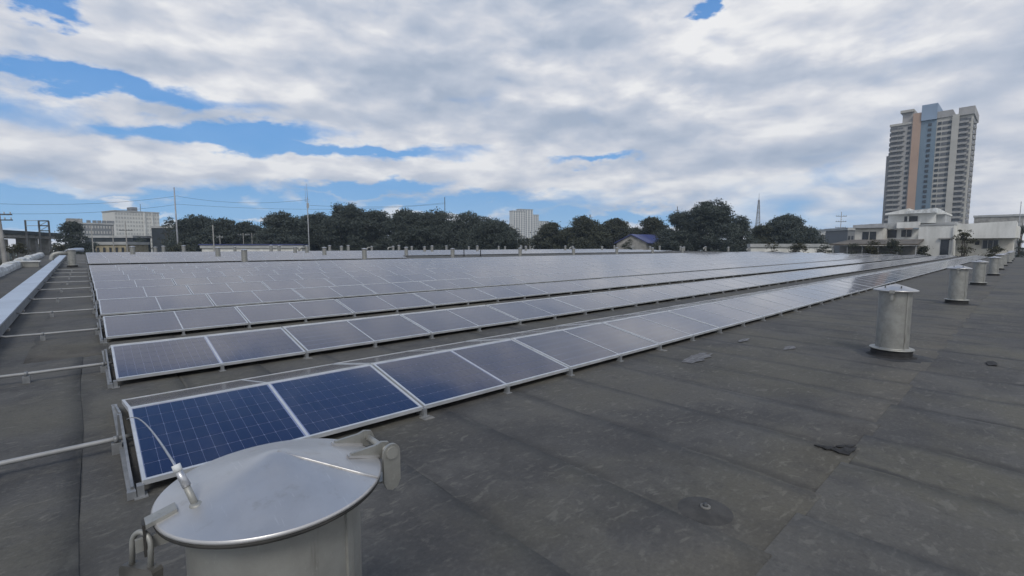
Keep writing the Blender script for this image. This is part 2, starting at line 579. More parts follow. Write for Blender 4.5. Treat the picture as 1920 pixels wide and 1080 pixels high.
def panel_material(name, grid=True, base=None):
    m = bpy.data.materials.new(name)
    m.use_nodes = True
    t = NT(m.node_tree)
    b = m.node_tree.nodes['Principled BSDF']
    g = t.n('ShaderNodeNewGeometry')
    oi = t.n('ShaderNodeObjectInfo')
    rn = t.m('FRACT', t.m('ADD', g.outputs['Random Per Island'], oi.outputs['Random']))
    cell = t.mix(rn, (.007, .009, .038), (.010, .012, .047))
    if base:
        cell = t.mix(rn, base, tuple(x * 1.08 for x in base))
    if grid:
        uv = t.n('ShaderNodeUVMap').outputs[0]
        s = t.n('ShaderNodeSeparateXYZ')
        t.l.new(uv, s.inputs[0])
        lines = None
        for sock, w, k in ((s.outputs[0], .028, .22), (s.outputs[1], .030, .42)):
            fr = t.m('FRACT', sock)
            d = t.m('MINIMUM', fr, t.m('SUBTRACT', 1.0, fr))
            ln = t.m('MULTIPLY', t.ss(d, w * .6, w * 1.3, 1.0, 0.0), k)
            lines = ln if lines is None else t.m('MAXIMUM', lines, ln)
        cell = t.mix(lines, cell, (.15, .19, .32))
    pos = g.outputs['Position']
    dust = t.m('MULTIPLY', t.ss(t.noise(t.v('MULTIPLY', pos, (1, .4, .4)), 2.6, 7, .65), .42, .78), .09)
    cell = t.mix(dust, cell, (.25, .25, .27))
    t.l.new(cell, b.inputs['Base Color'])
    t.put(b.inputs['Roughness'], t.m('ADD', .045, t.m('MULTIPLY', t.noise(pos, 2.5, 4, .6), .07)))
    b.inputs['IOR'].default_value = 1.5
    b.inputs['Coat Weight'].default_value = .55
    b.inputs['Coat Roughness'].default_value = .16
    b.inputs['Coat IOR'].default_value = 1.5
    b.inputs['Sheen Weight'].default_value = .35          # dust film, seen at grazing angles
    b.inputs['Sheen Roughness'].default_value = .16
    b.inputs['Sheen Tint'].default_value = (.95, .92, .88, 1)
    return m


M['roof'] = roof_material()
M['roof_b'] = roof_material('roof_membrane_mossy', .85, .3, .85, (13, 5, 0), 1.1)
M['panel'] = panel_material('solar_laminate')
M['cell'] = panel_material('solar_cell', False)
M['backsheet'] = panel_material('cell_gap_sheet', False, (.22, .25, .38))

# ------------------------------------------------------------------ the roof we stand on
ROOF_X0, ROOF_X1, ROOF_Y0, ROOF_Y1 = -3.1, 97.0, -26.0, 84.0
GROUND = -8.0


def rz(y):
    """height of the roof: nearly level, rising gently to a ridge at y = 64"""
    if y < 8:
        return 0.0
    if y < 64:
        return .0115 * (y - 8)
    return .0115 * 56 - .0115 * (y - 64)


def on_roof(px, py, h=0.0):
    d = ray(px, py)
    t = .5
    while t < 160:
        p = CAM + d * t
        if p.z <= rz(p.y) + h:
            return p
        t += .02
    return p


def at(px, D, py=None):
    """point on the ray of a column at depth D"""
    p = CAM + ray(px, HOR if py is None else py) * D
    return p


mb = MB()
ys = [ROOF_Y0, 0, 4, 8, 16, 24, 32, 40, 48, 56, 62, 66, 72, 78, ROOF_Y1]
n0 = 0
for i, y in enumerate(ys):
    mb.v += [(ROOF_X0, y, rz(y)), (ROOF_X1, y, rz(y))]
    if i:
        k = 2 * i
        mb.face((k - 2, k - 1, k + 1, k), 0, [(.5, .5)] * 4)
mb.box(ROOF_X0, ROOF_X1, ROOF_Y0, ROOF_Y1, GROUND, -.6, 1)
roof = mb.build('roof', [M['roof'], M['conc']])
tag(roof, kind='structure')


def hsh(i, j):
    return (math.sin(i * 127.1 + j * 311.7) * 43758.5453) % 1.0


def sheet(x0, x1, y0, y1, seed, step=.55, m='roof'):
    """one bitumen sheet, its right edge lapping over the next one"""
    s = MB()
    ny = max(2, int((y1 - y0) / step))
    us = (0, .18, .5, .82, 1.0)
    for j in range(ny + 1):
        y = y0 + (y1 - y0) * j / ny
        for k, u in enumerate(us):
            ed = .012 * math.sin(y * 1.7 + seed) + .010 * (hsh(seed, j) - .5)
            x = x0 + (x1 - x0) * u + (ed if k in (0, 4) else 0)
            z = rz(y) + .006 + .0045 * u + .004 * max(0, math.sin(y * .9 + seed * 2.1 + u * 2)) * (hsh(seed + k, j // 2))
            if k == 4:
                z += .003 * hsh(seed, j + 50)
            s.v.append((x, y, z))
    for j in range(ny):
        for k in range(4):
            a = j * 5 + k
            s.face((a, a + 1, a + 6, a + 5), 0, [(us[k], j), (us[k + 1], j), (us[k + 1], j + 1), (us[k], j + 1)], True)
        a = j * 5 + 4
        n = len(s.v)
        s.v += [(s.v[a][0], s.v[a][1], s.v[a][2] - .008), (s.v[a + 5][0], s.v[a + 5][1], s.v[a + 5][2] - .008)]
        s.face((a, n, n + 1, a + 5), 0, [(1, j)] * 4)
    # end lap facing the camera side
    for k in range(4):
        n = len(s.v)
        a = k
        s.v += [(s.v[a][0], s.v[a][1], s.v[a][2] - .012), (s.v[a + 1][0], s.v[a + 1][1], s.v[a + 1][2] - .012)]
        s.face((a, n, n + 1, a + 1), 0, [(.5, 0)] * 4)
    return s.build('membrane_sheet', M[m], roof)


for k in range(-1, 44):
    x = -.11 + .88 * k
    sheet(x, x + .885, .79, 9.0, k * 1.3)
    if k < 22:
        sheet(x + .3, x + 1.185, 8.99, 34.0, k * 1.7 + 5, 1.6)
xb = -3.0 + .35
k = 0
while xb < 46:
    wdt = (.95, 1.0, .72, 1.15, .93)[k % 5]
    sheet(xb, xb + wdt + .006, -9.0, .83, k * 2.3 + 40, m='roof_b')
    xb += wdt
    k += 1

# white skinned parapet along the left edge of the roof
par = thing('parapet', 'lumpy white sheeted parapet along the left roof edge', 'parapet', (-2.95, 24, rz(24)))
prnd = random.Random(3)
y = -2.0
while y < 62:
    ln = prnd.uniform(1.6, 2.6)
    h0 = rz(y) - rz(24)
    hh = .34 + prnd.uniform(-.03, .08)
    prof = [(-.22, 0), (-.25, hh * .6), (-.16, hh), (.02, hh + .05), (.19, hh - .01), (.24, hh * .5), (.22, 0)]
    MB().prism([(px_, y - 24, h0 + pz) for px_, pz in prof], (prnd.uniform(-.05, .05), ln - .05, prnd.uniform(-.02, .04))).build('coping_block', M['white_sheet'], par)
    y += ln

# cable tray with pale covers
tray = thing('cable_tray', 'long pale metal cable tray on the roof left of the panels', 'cable tray', (-1.3, 4, 0))
y = -6.0
while y < 57:
    y2 = min(y + 3.0, 57.5)
    a, b = rz(y), rz(y2)
    MB().hexa([(-.21, y - 4, a + .235), (.21, y - 4, a + .235), (.21, y2 - 4 - .012, b + .235), (-.21, y2 - 4 - .012, b + .235),
               (-.21, y - 4, a + .262), (.21, y - 4, a + .262), (.21, y2 - 4 - .012, b + .262), (-.21, y2 - 4 - .012, b + .262)]).build('cover', M['traycover'], tray)
    for sx in (-.19, .19):
        MB().hexa([(sx - .01, y - 4, a + .05), (sx + .01, y - 4, a + .05), (sx + .01, y2 - 4, b + .05), (sx - .01, y2 - 4, b + .05),
                   (sx - .01, y - 4, a + .234), (sx + .01, y - 4, a + .234), (sx + .01, y2 - 4, b + .234), (sx - .01, y2 - 4, b + .234)]).build('side_rail', M['alu_dark'], tray)
    MB().box(-.22, .22, y - 3.6, y - 3.45, a + .006, a + .05).build('sleeper', M['conc'], tray)
    y += 3.0
MB().tube([(-.02, 53.5, rz(57.5) + .2), (.05, 55.0, rz(58) + .32), (.35, 56.0, rz(60) + .55), (.9, 56.6, rz(60) + .62), (1.3, 56.8, rz(60) + .62)], .2, 10).build('end_duct', M['traycover'], tray)

lowbox = thing('roof_hatch', 'flat pale metal hatch lying between cable tray and parapet', 'hatch', (-2.35, 39.6, rz(39.6)))
MB().box(-.5, .38, -.5, .5, 0, .3).build('kerb', M['galv'], lowbox)
MB().box(-.56, .44, -.56, .56, .302, .36).build('lid', M['white_sheet'], lowbox)

# ------------------------------------------------------------------ solar rows
PL, PW, GAP = 2.07, 1.085, .022
PITCHX = PL + GAP
TILT = math.asin(.20 / PW)
FRW, FRH = .021, .036
ROWX0 = .19
NMOD = 44
rows = [dict(y=3.72 + 3.13 * i, x0=ROWX0, n=NMOD, blk=0, idx=i) for i in range(10)]
for j in range(8):
    rows.append(dict(y=40.6 + 3.13 * j, x0=ROWX0, n=11 if j < 2 else 41, blk=1, idx=j))


def frame_mb(mb=None, tf=None, m=0):
    mb = mb or MB()
    parts = [(0, PL, 0, FRW), (0, PL, PW - FRW, PW), (0, FRW, FRW, PW - FRW), (PL - FRW, PL, FRW, PW - FRW)]
    for x0, x1, y0, y1 in parts:
        pts = [(x0, y0, -FRH), (x1, y0, -FRH), (x1, y1, -FRH), (x0, y1, -FRH), (x0, y0, 0), (x1, y0, 0), (x1, y1, 0), (x0, y1, 0)]
        mb.hexa([tf @ Vector(p) for p in pts] if tf else pts, m)
    return mb


def lam_mb(mb=None, tf=None, m=0, z=-.005):
    mb = mb or MB()
    pts = [(FRW - .003, FRW - .003, z), (PL - FRW + .003, FRW - .003, z), (PL - FRW + .003, PW - FRW + .003, z), (FRW - .003, PW - FRW + .003, z)]
    mb.quad(*([tf @ Vector(p) for p in pts] if tf else pts), m, [(-.12, -.12), (24.12, -.12), (24.12, 6.12), (-.12, 6.12)])
    return mb


def strip_mb(mb=None, tf=None, m=0):
    mb = mb or MB()
    c = PL / 2
    pts = [(c - .010, FRW, -.0045), (c + .010, FRW, -.0045), (c + .010, PW - FRW, -.0045), (c - .010, PW - FRW, -.0045),
           (c - .010, FRW, -.002), (c + .010, FRW, -.002), (c + .010, PW - FRW, -.002), (c - .010, PW - FRW, -.002)]
    mb.hexa([tf @ Vector(p) for p in pts] if tf else pts, m)
    return mb


me_frame = frame_mb().mesh('frame', M['alu'])
me_lam = lam_mb().mesh('laminate', M['panel'])
me_lam_plain = lam_mb(z=-.0065).mesh('backing_sheet', M['backsheet'])
me_strip = strip_mb().mesh('centre_strip', M['alu'])
cw, chh = (PL - 2 * FRW - .05) / 24, (PW - 2 * FRW - .012) / 6
cgx, cgy = .0010, .0024
ch = .004
cmb = MB()
x1c, y1c = cw - 2 * cgx, chh - 2 * cgy
oct_ = [(ch, 0), (x1c - ch, 0), (x1c, ch), (x1c, y1c - ch), (x1c - ch, y1c), (ch, y1c), (0, y1c - ch), (0, ch)]
cmb.prism([(a, b, -.0063) for a, b in oct_], (0, 0, .0013))
me_cell = cmb.mesh('cell', M['cell'])


def pxy(P):
    v = Vector(P) - CAM
    z = v.dot(FWD)
    if z < .05:
        return None
    return CX + FPX * v.dot(RGT) / z, CY - FPX * v.dot(UPV) / z


panels = []
jr = random.Random(5)
for r in rows:
    for side in (0, 1):
        for k in range(r['n']):
            y0 = r['y']
            x = r['x0'] + k * PITCHX
            sl = math.atan(.0115) if y0 > 7 else 0
            if 64 < y0:
                sl = -sl
            ja, jb = jr.uniform(-.0028, .0028), jr.uniform(-.0028, .0028)
            if side == 0:
                loc = Vector((x, y0, rz(y0) + .105))
                rot = (TILT + sl + ja, jb, 0)
                tf = Matrix.Translation(loc) @ Matrix.Rotation(jb, 4, 'Y') @ Matrix.Rotation(rot[0], 4, 'X')
            else:
                yb = y0 + 2 * PW * math.cos(TILT) + .03
                loc = Vector((x + PL, yb, rz(yb) + .105))
                rot = (TILT - sl + ja, jb, math.pi)
                tf = Matrix.Translation(loc) @ Matrix.Rotation(math.pi, 4, 'Z') @ Matrix.Rotation(jb, 4, 'Y') @ Matrix.Rotation(rot[0], 4, 'X')
            cor = [tf @ Vector(q) for q in ((0, 0, 0), (PL, 0, 0), (PL, PW, 0), (0, PW, 0))]
            nrm = (cor[1] - cor[0]).cross(cor[3] - cor[0])
            area = 0
            pp = [pxy(c) for c in cor]
            if all(pp) and nrm.dot(CAM - cor[0]) > 0:
                area = abs(sum(pp[i][0] * pp[(i + 1) % 4][1] - pp[(i + 1) % 4][0] * pp[i][1] for i in range(4))) / 2
            panels.append((area, r, side, k, loc, rot, tf))
panels.sort(key=lambda q: -q[0])
rest = MB()
for i, (area, r, side, k, loc, rot, tf) in enumerate(panels):
    if i < 300 and area > 0:
        if r['blk'] == 0:
            where = 'row nearest the camera' if r['idx'] == 0 else nth(r['idx'] + 1) + ' row from the camera'
        else:
            where = nth(r['idx'] + 1) + ' row beyond the walkway'
        if side == 0:
            lab = 'blue solar panel, %s from the left end, %s' % (nth(k + 1), where)
        else:
            lab = 'solar panel on the far slope of the nearest row, %s from its left end' % nth(k + 1)
        p = thing('solar_panel', lab, 'solar panel', loc, 'solar panels in rows on the roof', rot)
        link('frame', me_frame, p)
        if side == 0 and ((r['blk'] == 0 and r['idx'] == 0 and k < 2) or (r['blk'] == 0 and r['idx'] == 1 and k < 1)):
            link('backing_sheet', me_lam_plain, p)
            for cx in range(24):
                for cy in range(6):
                    ox = FRW + .004 + cx * cw + (.042 if cx >= 12 else 0)
                    link('cell', me_cell, p, (ox + cgx, FRW + .006 + cy * chh + cgy, 0))
        else:
            link('laminate', me_lam, p)
        link('centre_strip', me_strip, p)
    else:
        frame_mb(rest, tf, 0)
        lam_mb(rest, tf, 1)
        strip_mb(rest, tf, 0)
o = rest.build('far_solar_panels', [M['alu'], M['panel']])
tag(o, 'mass of distant grey-blue solar panels filling the far roof', 'solar panels', None, 'stuff')

# racks under each row
me_foot = MB().box(-.018, .018, -.026, .03, .012, .085).box(-.035, .035, -.045, .035, .004, .016).mesh('front_foot', M['alu_dark'])
me_pad = MB().box(-.06, .05, -.05, .05, .0, .0125).mesh('pale_pad', M['pale_pad'])
for r in rows:
    y0, z0 = r['y'], rz(r['y'])
    depth = 2 * PW * math.cos(TILT) + .03
    if r['blk'] == 0:
        nm = 'nearest the camera' if r['idx'] == 0 else nth(r['idx'] + 1) + ' from the camera'
    else:
        nm = nth(r['idx'] + 1) + ' beyond the walkway'
    rk = thing('mounting_rack', 'aluminium mounting rack carrying the solar row %s' % nm, 'mounting rack', (r['x0'], y0, z0), 'racks under the solar rows')
    dz = rz(y0 + depth) - z0
    me_rail = MB().bar((0, .0, .035), (0, depth, .035 + dz), .04, .04).mesh('base_rail', M['alu_dark'])
    me_leg = MB().bar((0, depth / 2 - .012, .05), (0, depth / 2 - .012, .05 + .215 + dz / 2), .03, .03).mesh('ridge_post', M['alu_dark'])
    rail_rest = MB()
    for k in range(r['n'] + 1):
        x = k * PITCHX - GAP / 2 + (-.045 if k == 0 else 0)
        if k < 6 and r['blk'] == 0:
            link('base_rail', me_rail, rk, (x, 0, 0))
            link('ridge_post', me_leg, rk, (x, 0, 0))
        else:
            rail_rest.bar((x, .0, .035), (x, depth, .035 + dz), .04, .04)
            rail_rest.bar((x, depth / 2 - .012, .05), (x, depth / 2 - .012, .26 + dz / 2), .03, .03)
    if r['blk'] == 0 and r['idx'] < 5:
        for k in range(0, 25):
            x = k * PITCHX / 2 - GAP / 2
            link('front_foot', me_foot, rk, (x, 0, 0))
            if k in (2, 6, 12) and r['idx'] < 2:
                link('pale_pad', me_pad, rk, (x, -.06, .002))
    if r['idx'] < 6 and r['blk'] == 0:
        # sloping end struts of the open gable at the left end
        link('end_strut', MB().bar((-.05, .03, .06), (-.05, depth / 2 - .03, .255 + dz / 2), .016, .024).mesh('end_strut', M['alu_dark']), rk)
        link('end_strut', MB().bar((-.05, depth - .03, .06 + dz), (-.05, depth / 2 + .03, .255 + dz / 2), .016, .024).mesh('end_strut', M['alu_dark']), rk)
        link('end_cap', MB().box(-.080, -.034, -.03, .0, .010, .060).mesh('end_cap', M['alu_dark']), rk)
        link('end_cap', MB().box(-.080, -.034, depth, depth + .03, .010 + dz, .060 + dz).mesh('end_cap', M['alu_dark']), rk)
    if rail_rest.v:
        tag(rail_rest.build('far_rails', M['alu_dark'], rk), kind='stuff')

# conduits from each row to the tray
for r in rows:
    y = r['y'] + .93
    z = rz(y) + .115
    bx = r['blk'] * 10 + r['idx']
    nm = 'nearest the camera' if bx == 0 else '%s from the camera' % nth(bx + 1)
    c = thing('conduit_pipe', 'grey conduit pipe from solar row to cable tray, %s' % nm, 'pipe', (-1.1, y, rz(y)), 'conduits crossing the left walkway')
    pts = [(-.02, .0, .15), (.1, .0, .118), (.6, .004, .112), (1.15, 0, .115), (1.32, 0, .118)]
    MB().tube(pts, .0185, 10).build('pipe', M['pvc'], c)
    for sx in ((.52, 1.2) if bx < 6 else (.6,)):
        MB().box(sx - .03, sx + .03, -.045, .045, .004, .088).tube([(sx - .015, 0, .113), (sx + .015, 0, .113)], .027, 10).build('saddle_clamp', M['alu_dark'], c)

# ------------------------------------------------------------------ roof vents
VB = .192


def vent_meshes(seg):
    d = {}
    d['body'] = MB().lathe([(VB, .125), (VB, .125), (VB, .945), (VB, .945), (VB - .01, .95), (0, .95)], seg).mesh('body', M['stain'])
    cp = [(0, .946), (.25, .946), (.25, .946), (.257, .95), (.257, .966), (.25, .97), (.25, .97), (.13, 1.012), (.0, 1.052)]
    d['cap'] = MB().lathe(cp, seg).mesh('cap', M['cap'])
    d['flange'] = MB().lathe([(VB - .005, .108), (.258, .108), (.258, .108), (.264, .114), (.258, .122), (.258, .122), (VB + .012, .122), (VB + .003, .135)], seg).mesh('flange', M['stain'])
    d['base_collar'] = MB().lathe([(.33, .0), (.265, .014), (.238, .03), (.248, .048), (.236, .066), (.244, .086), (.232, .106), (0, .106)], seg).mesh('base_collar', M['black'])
    return d


vd_near, vd_far = vent_meshes(40), vent_meshes(20)
me_seam = MB().box(VB - .004, VB + .006, -.011, .011, .13, .94).mesh('seam', M['galv'])
me_hasp = MB().box(-.275, -.245, -.03, .03, .93, .972).box(-.215, -.185, -.022, .022, .84, .93).box(-.25, -.228, -.016, .016, .83, .945).mesh('hasp', M['galv'])
me_pin = MB().tube([(0, 0, .97), (0, 0, 1.035)], .008, 6).mesh('lid_pin', M['steel_dk'])
me_elbow = MB().tube([(-.15, 0, .78), (-.55, 0, .78), (-.72, 0, .74), (-.83, 0, .62), (-.86, 0, .45), (-.86, 0, .4)], .11, 12).mesh('elbow_pipe', M['galv'])


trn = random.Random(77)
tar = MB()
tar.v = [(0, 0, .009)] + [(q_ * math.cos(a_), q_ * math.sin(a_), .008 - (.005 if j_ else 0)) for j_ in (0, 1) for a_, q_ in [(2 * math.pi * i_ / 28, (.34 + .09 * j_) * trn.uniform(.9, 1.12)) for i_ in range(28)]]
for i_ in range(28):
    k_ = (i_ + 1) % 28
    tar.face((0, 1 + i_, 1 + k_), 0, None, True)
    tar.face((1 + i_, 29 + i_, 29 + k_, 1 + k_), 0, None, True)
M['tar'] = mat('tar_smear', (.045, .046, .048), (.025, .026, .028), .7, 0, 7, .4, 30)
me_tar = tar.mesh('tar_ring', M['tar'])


def vent(x, y, label, group, near=True, elbow=False, h=1.0, hasp=True):
    v = thing('roof_vent', label, 'roof vent', (x, y, rz(y) + .008), group)
    v.scale = (1, 1, h)
    d = vd_near if near else vd_far
    for k in ('body', 'cap', 'flange', 'base_collar'):
        link(k, d[k], v)
    if near:
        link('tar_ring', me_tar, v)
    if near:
        s = link('seam', me_seam, v)
        s.rotation_euler = (0, 0, R(-126))
        link('hasp', me_hasp, v)
        for a in (-.08, .10):
            link('lid_pin', me_pin, v, (-.14, a, -.005))
    if elbow:
        link('elbow_pipe', me_elbow, v)
    return v


g_right = 'vents in a line right of the solar rows'
names = ['nearest tall steel roof vent right of the solar rows']
for i in range(1, 9):
    names.append('%s steel roof vent in the line right of the solar rows' % nth(i + 1))
for i in range(9):
    x = 8.6 + 9.14 * i
    vent(x, 1.25 + .05 * (i % 3 - 1) * (i > 0), names[i], g_right, near=i < 4, h=(1, 1.02, .98, 1.0, 1.03, .97, 1, 1, 1)[i])
vent(-.52, 37.9, 'stout vent with bent elbow pipe at left end of the walkway', 'vents on the walkway between panel blocks', True, True, 1.05)
for i in range(8):
    vent(8.6 + 9.14 * i, 38.2, '%s roof vent from the left on the walkway between panel blocks' % nth(i + 1), 'vents on the walkway between panel blocks', False, False, .98 + .04 * (i % 2))
for i in range(3):
    vent(8.6 + 9.14 * i, 47.2, '%s roof vent from the left among the panels beyond the walkway' % nth(i + 1), 'vents among the far panels', False, False)
# small vents peeking over the far panels: (column, elbow, grid row)
FAR = [(248, 0), (291, 0), (306, 0), (344, 0), (440, 0), (508, 0), (523, 0), (553, 0), (575, 1), (618, 0), (640, 0), (653, 0), (697, 1),
       (737, 1), (748, 0), (772, 0), (796, 0), (810, 0), (837, 0), (879, 0), (895, 0), (935, 0), (947, 0), (977, 0), (986, 0), (994, 0),
       (1060, 0), (1074, 1), (1129, 0), (1152, 0), (1187, 0), (1219, 0), (1237, 0), (1276, 0), (1283, 0), (1323, 1), (1366, 0), (1404, 1)]
used = set()
for i, (c, el) in enumerate(FAR):
    d = ray(c, HOR)
    best = None
    for yr in (56.3, 65.4, 70.5, 74.6, 79):
        x = yr * d.x / d.y
        if x > 93:
            continue
        kx = (x - 8.6) / 9.14
        e = abs(kx - round(kx)) + (.25 if yr in (70.5, 79) else 0)
        if (round(x, 0), yr) in used:
            continue
        if best is None or e < best[0]:
            best = (e, x, yr)
    if best is None:
        yr = 50.0
        best = (0, min(yr * d.x / d.y, 94), yr)
        best = (0, best[1], best[1] * d.y / d.x)
    used.add((round(best[1], 0), best[2]))
    vent(best[1], best[2], '%s from the left of the small vents along the far roofline' % nth(i + 1), 'small vents along the far roofline', False, bool(el), (1.0, .93, 1.05)[i % 3])

# two dark posts on the walkway
for c, nm in ((870, 'left'), (901, 'right')):
    p = on_roof(c, 481)
    t_ = thing('black_post', '%s of two short black posts on the walkway beyond the panels' % nm, 'post', (p.x, p.y, rz(p.y)), 'black posts on the walkway')
    MB().tube([(0, 0, .02), (0, 0, .85)], .05, 8).build('post', M['black'], t_)
    MB().box(-.14, .14, -.14, .14, .004, .03).build('base_plate', M['steel_dk'], t_)

# ------------------------------------------------------------------ foreground vent with hinged lid
FVX, FVY, FR, FB = .355, 1.345, .275, .213
fv = thing('roof_vent', 'large steel roof vent with conical hinged lid in the foreground', 'roof vent', (FVX, FVY, .008), 'roof vents')
fv['group'] = g_right
MB().lathe([(FB, .085), (FB, .085), (FB, .93), (FB, .93), (0, .93)], 72).build('body', M['galv'], fv)
lid = MB().lathe([(0, .946), (FR - .003, .946), (FR - .003, .946), (FR, .9485), (FR, .953), (FR - .003, .9565), (FR - .003, .9565),
                  (FR * .75, .975), (FR * .5, .996), (FR * .25, 1.016), (.02, 1.0345), (0, 1.036)], 96).build('lid', M['cap'], fv)
MB().lathe([(FR - .03, .934), (FR - .008, .934), (FR - .008, .934), (FR - .002, .938), (FR - .003, .9455), (FR - .03, .9455)], 96).build('rim_seal', M['rim'], lid)
a = R(-41)


def conez(rr):
    return 1.036 - (.08 / FR) * rr


MB().tube([(math.cos(a) * q, math.sin(a) * q, conez(q) + .0005) for q in (.005, .08, .16, .22, .275)], .0038, 6).build('weld_seam', M['cap'], lid)
MB().lathe([(FB - .005, .065), (.285, .065), (.285, .065), (.29, .075), (.285, .085), (.285, .085), (FB + .01, .088)], 48).build('flange', M['galv'], fv)
MB().lathe([(.33, .0), (.26, .02), (.25, .064), (0, .064)], 48).build('base_collar', M['black'], fv)
MB().box(FB - .004, FB + .006, -.013, .013, .09, .925).build('seam', M['galv'], fv).rotation_euler = (0, 0, R(-55))
# hinge: two lugs on the lid, a pin and a strap going down to the body
hg = link('hinge', MB().tube([(.291, -.088, .974), (.291, .085, .974)], .0095, 12).mesh('hinge', M['galv']), fv)
for yy in (.055, -.062):
    o2 = [(.180, yy, conez(.18) - .004), (.184, yy, conez(.18) + .008), (.258, yy, .994), (.280, yy, 1.000), (.302, yy, .994), (.312, yy, .972), (.301, yy, .947), (.27, yy, .950)]
    MB().prism(o2, (0, .010, 0)).build('lug', M['stain'], hg)
    MB().hexa([(.176, yy - .005, conez(.176) - .003), (.27, yy - .005, conez(.27) - .003), (.27, yy + .015, conez(.27) - .003), (.176, yy + .015, conez(.176) - .003),
               (.176, yy - .005, conez(.176) + .004), (.27, yy - .005, conez(.27) + .004), (.27, yy + .015, conez(.27) + .004), (.176, yy + .015, conez(.176) + .004)]).build('weld_bead', M['cap'], hg)
pts = []
for q in range(13):
    t2 = math.pi * q / 12
    pts.append((.293 + .027 * math.cos(t2), -.089, .974 + .027 * math.sin(t2)))
pts += [(.266, -.089, .885), (.275, -.089, .866), (.293, -.089, .858), (.311, -.089, .866), (.320, -.089, .885)]
MB().prism(pts, (0, -.010, 0)).build('strap', M['stain'], hg)
MB().prism([(.293 + .019 * math.cos(q * math.pi / 8), -.099, .974 + .019 * math.sin(q * math.pi / 8)) for q in range(16)], (0, -.004, 0)).build('pin_head', M['galv'], hg)
MB().box(.19, .30, -.07, .07, .875, .881).build('bracket', M['galv'], hg)
# hasp on the opposite side
hs = link('hasp', MB().hexa([(-.288, -.040, .952), (-.228, -.036, .966), (-.228, .004, .966), (-.288, .000, .952),
                             (-.288, -.040, .962), (-.228, -.036, .976), (-.228, .004, .976), (-.288, .000, .962)]).mesh('hasp', M['stain']), fv)
MB().box(-.2935, -.2885, -.036, -.004, .885, .961).build('hasp_tongue', M['rim'], hs)
MB().box(-.308, -.2, -.024, -.014, .895, .925).build('staple', M['galv'], hs)
# eye rod on the lid
rod = link('eye_rod', MB().tube([(-.190, -.045, .965), (-.207, -.022, 1.022)], .0078, 12).mesh('eye_rod', M['galv']), fv)
MB().lathe([(.016, 0), (.016, .004), (.010, .008), (.0, .008)], 20, (-.190, -.045)).build('rod_base', M['galv'], rod, (0, 0, .973))
MB().tube([(-.205, -.024, 1.018), (-.219, -.006, 1.058)], [.0095, .008], 10).build('ferrule', M['wire'], rod)
MB().tube([(-.218, -.008, 1.054), (-.222, -.001, 1.069)], .0095, 8).build('crimp_nut', M['white_sheet'], rod)

lk = thing('padlock', 'worn metal padlock hanging from the foreground vent hasp', 'padlock', (FVX - .300, FVY - .020, .868), None, (0, R(5), R(35)))
sh = [(-.0, -.024, .0)] + [(-.0, -.024 * math.cos(q * math.pi / 10), .045 + .026 * math.sin(q * math.pi / 10)) for q in range(11)] + [(-.0, .024, 0)]
lk.scale = (1.1, 1.1, 1.1)
MB().tube(sh, .0055, 10).build('shackle', M['galv'], lk)
bd = MB()
ol = [(-.04, -.062), (.04, -.062), (.043, -.058), (.043, -.004), (.038, .002), (-.038, .002), (-.043, -.004), (-.043, -.058)]
bd.prism([(-.012, yy, zz) for yy, zz in ol], (.024, 0, 0))
bd.build('lock_body', M['brass'], lk)
MB().tube([(-.0145, 0, -.045), (-.011, 0, -.045)], .008, 12).build('keyhole', M['steel_dk'], lk)

# thin wire from the rod to the panel frame
p0 = Vector((FVX - .221, FVY + .001, 1.07))
p3 = Vector((.172, 4.62, .262))
p1 = p0 + (p3 - p0) * .3 + Vector((0, 0, .09))
p2 = p0 + (p3 - p0) * .7 + Vector((.02, 0, .06))
pts = []
for q in range(29):
    s_ = q / 28
    pts.append(p0 * (1 - s_) ** 3 + p1 * 3 * s_ * (1 - s_) ** 2 + p2 * 3 * s_ ** 2 * (1 - s_) + p3 * s_ ** 3)
wr = MB().tube(pts, .003, 6).build('safety_wire', M['wire'])
tag(wr, 'thin pale wire looping from foreground lid rod to the nearest panel', 'wire')

# ------------------------------------------------------------------ small things on the roof
M['mound'] = mat('bitumen_mound', (.066, .064, .060), (.042, .041, .039), .85, 0, 9, .3, 40)
q = on_roof(1322, 960)
dm = thing('roof_anchor', 'dark round bitumen mound with pale ring at its centre', 'roof anchor', (q.x, q.y, .008))
MB().lathe([(.16, -.002), (.135, .007), (.10, .015), (.05, .021), (0, .022)], 28).build('mound', M['mound'], dm)
MB().lathe([(.030, .018), (.030, .028), (.024, .031), (.015, .028), (.015, .02)], 18).build('ring', M['pale_pad'], dm)
MB().lathe([(.012, .024), (.012, .045), (0, .047)], 8).build('bolt', M['steel_dk'], dm)


def patch(name, label, cat, poly, m, z=.019, lift=.006):
    c = sum((Vector(p) for p in poly), Vector((0, 0, 0))) / len(poly)
    mbp = MB()
    mbp.prism([(p.x - c.x, p.y - c.y, 0) for p in poly], (0, 0, lift))
    o = mbp.build(name, m, None, (c.x, c.y, rz(c.y) + z))
    tag(o, label, cat)
    return o


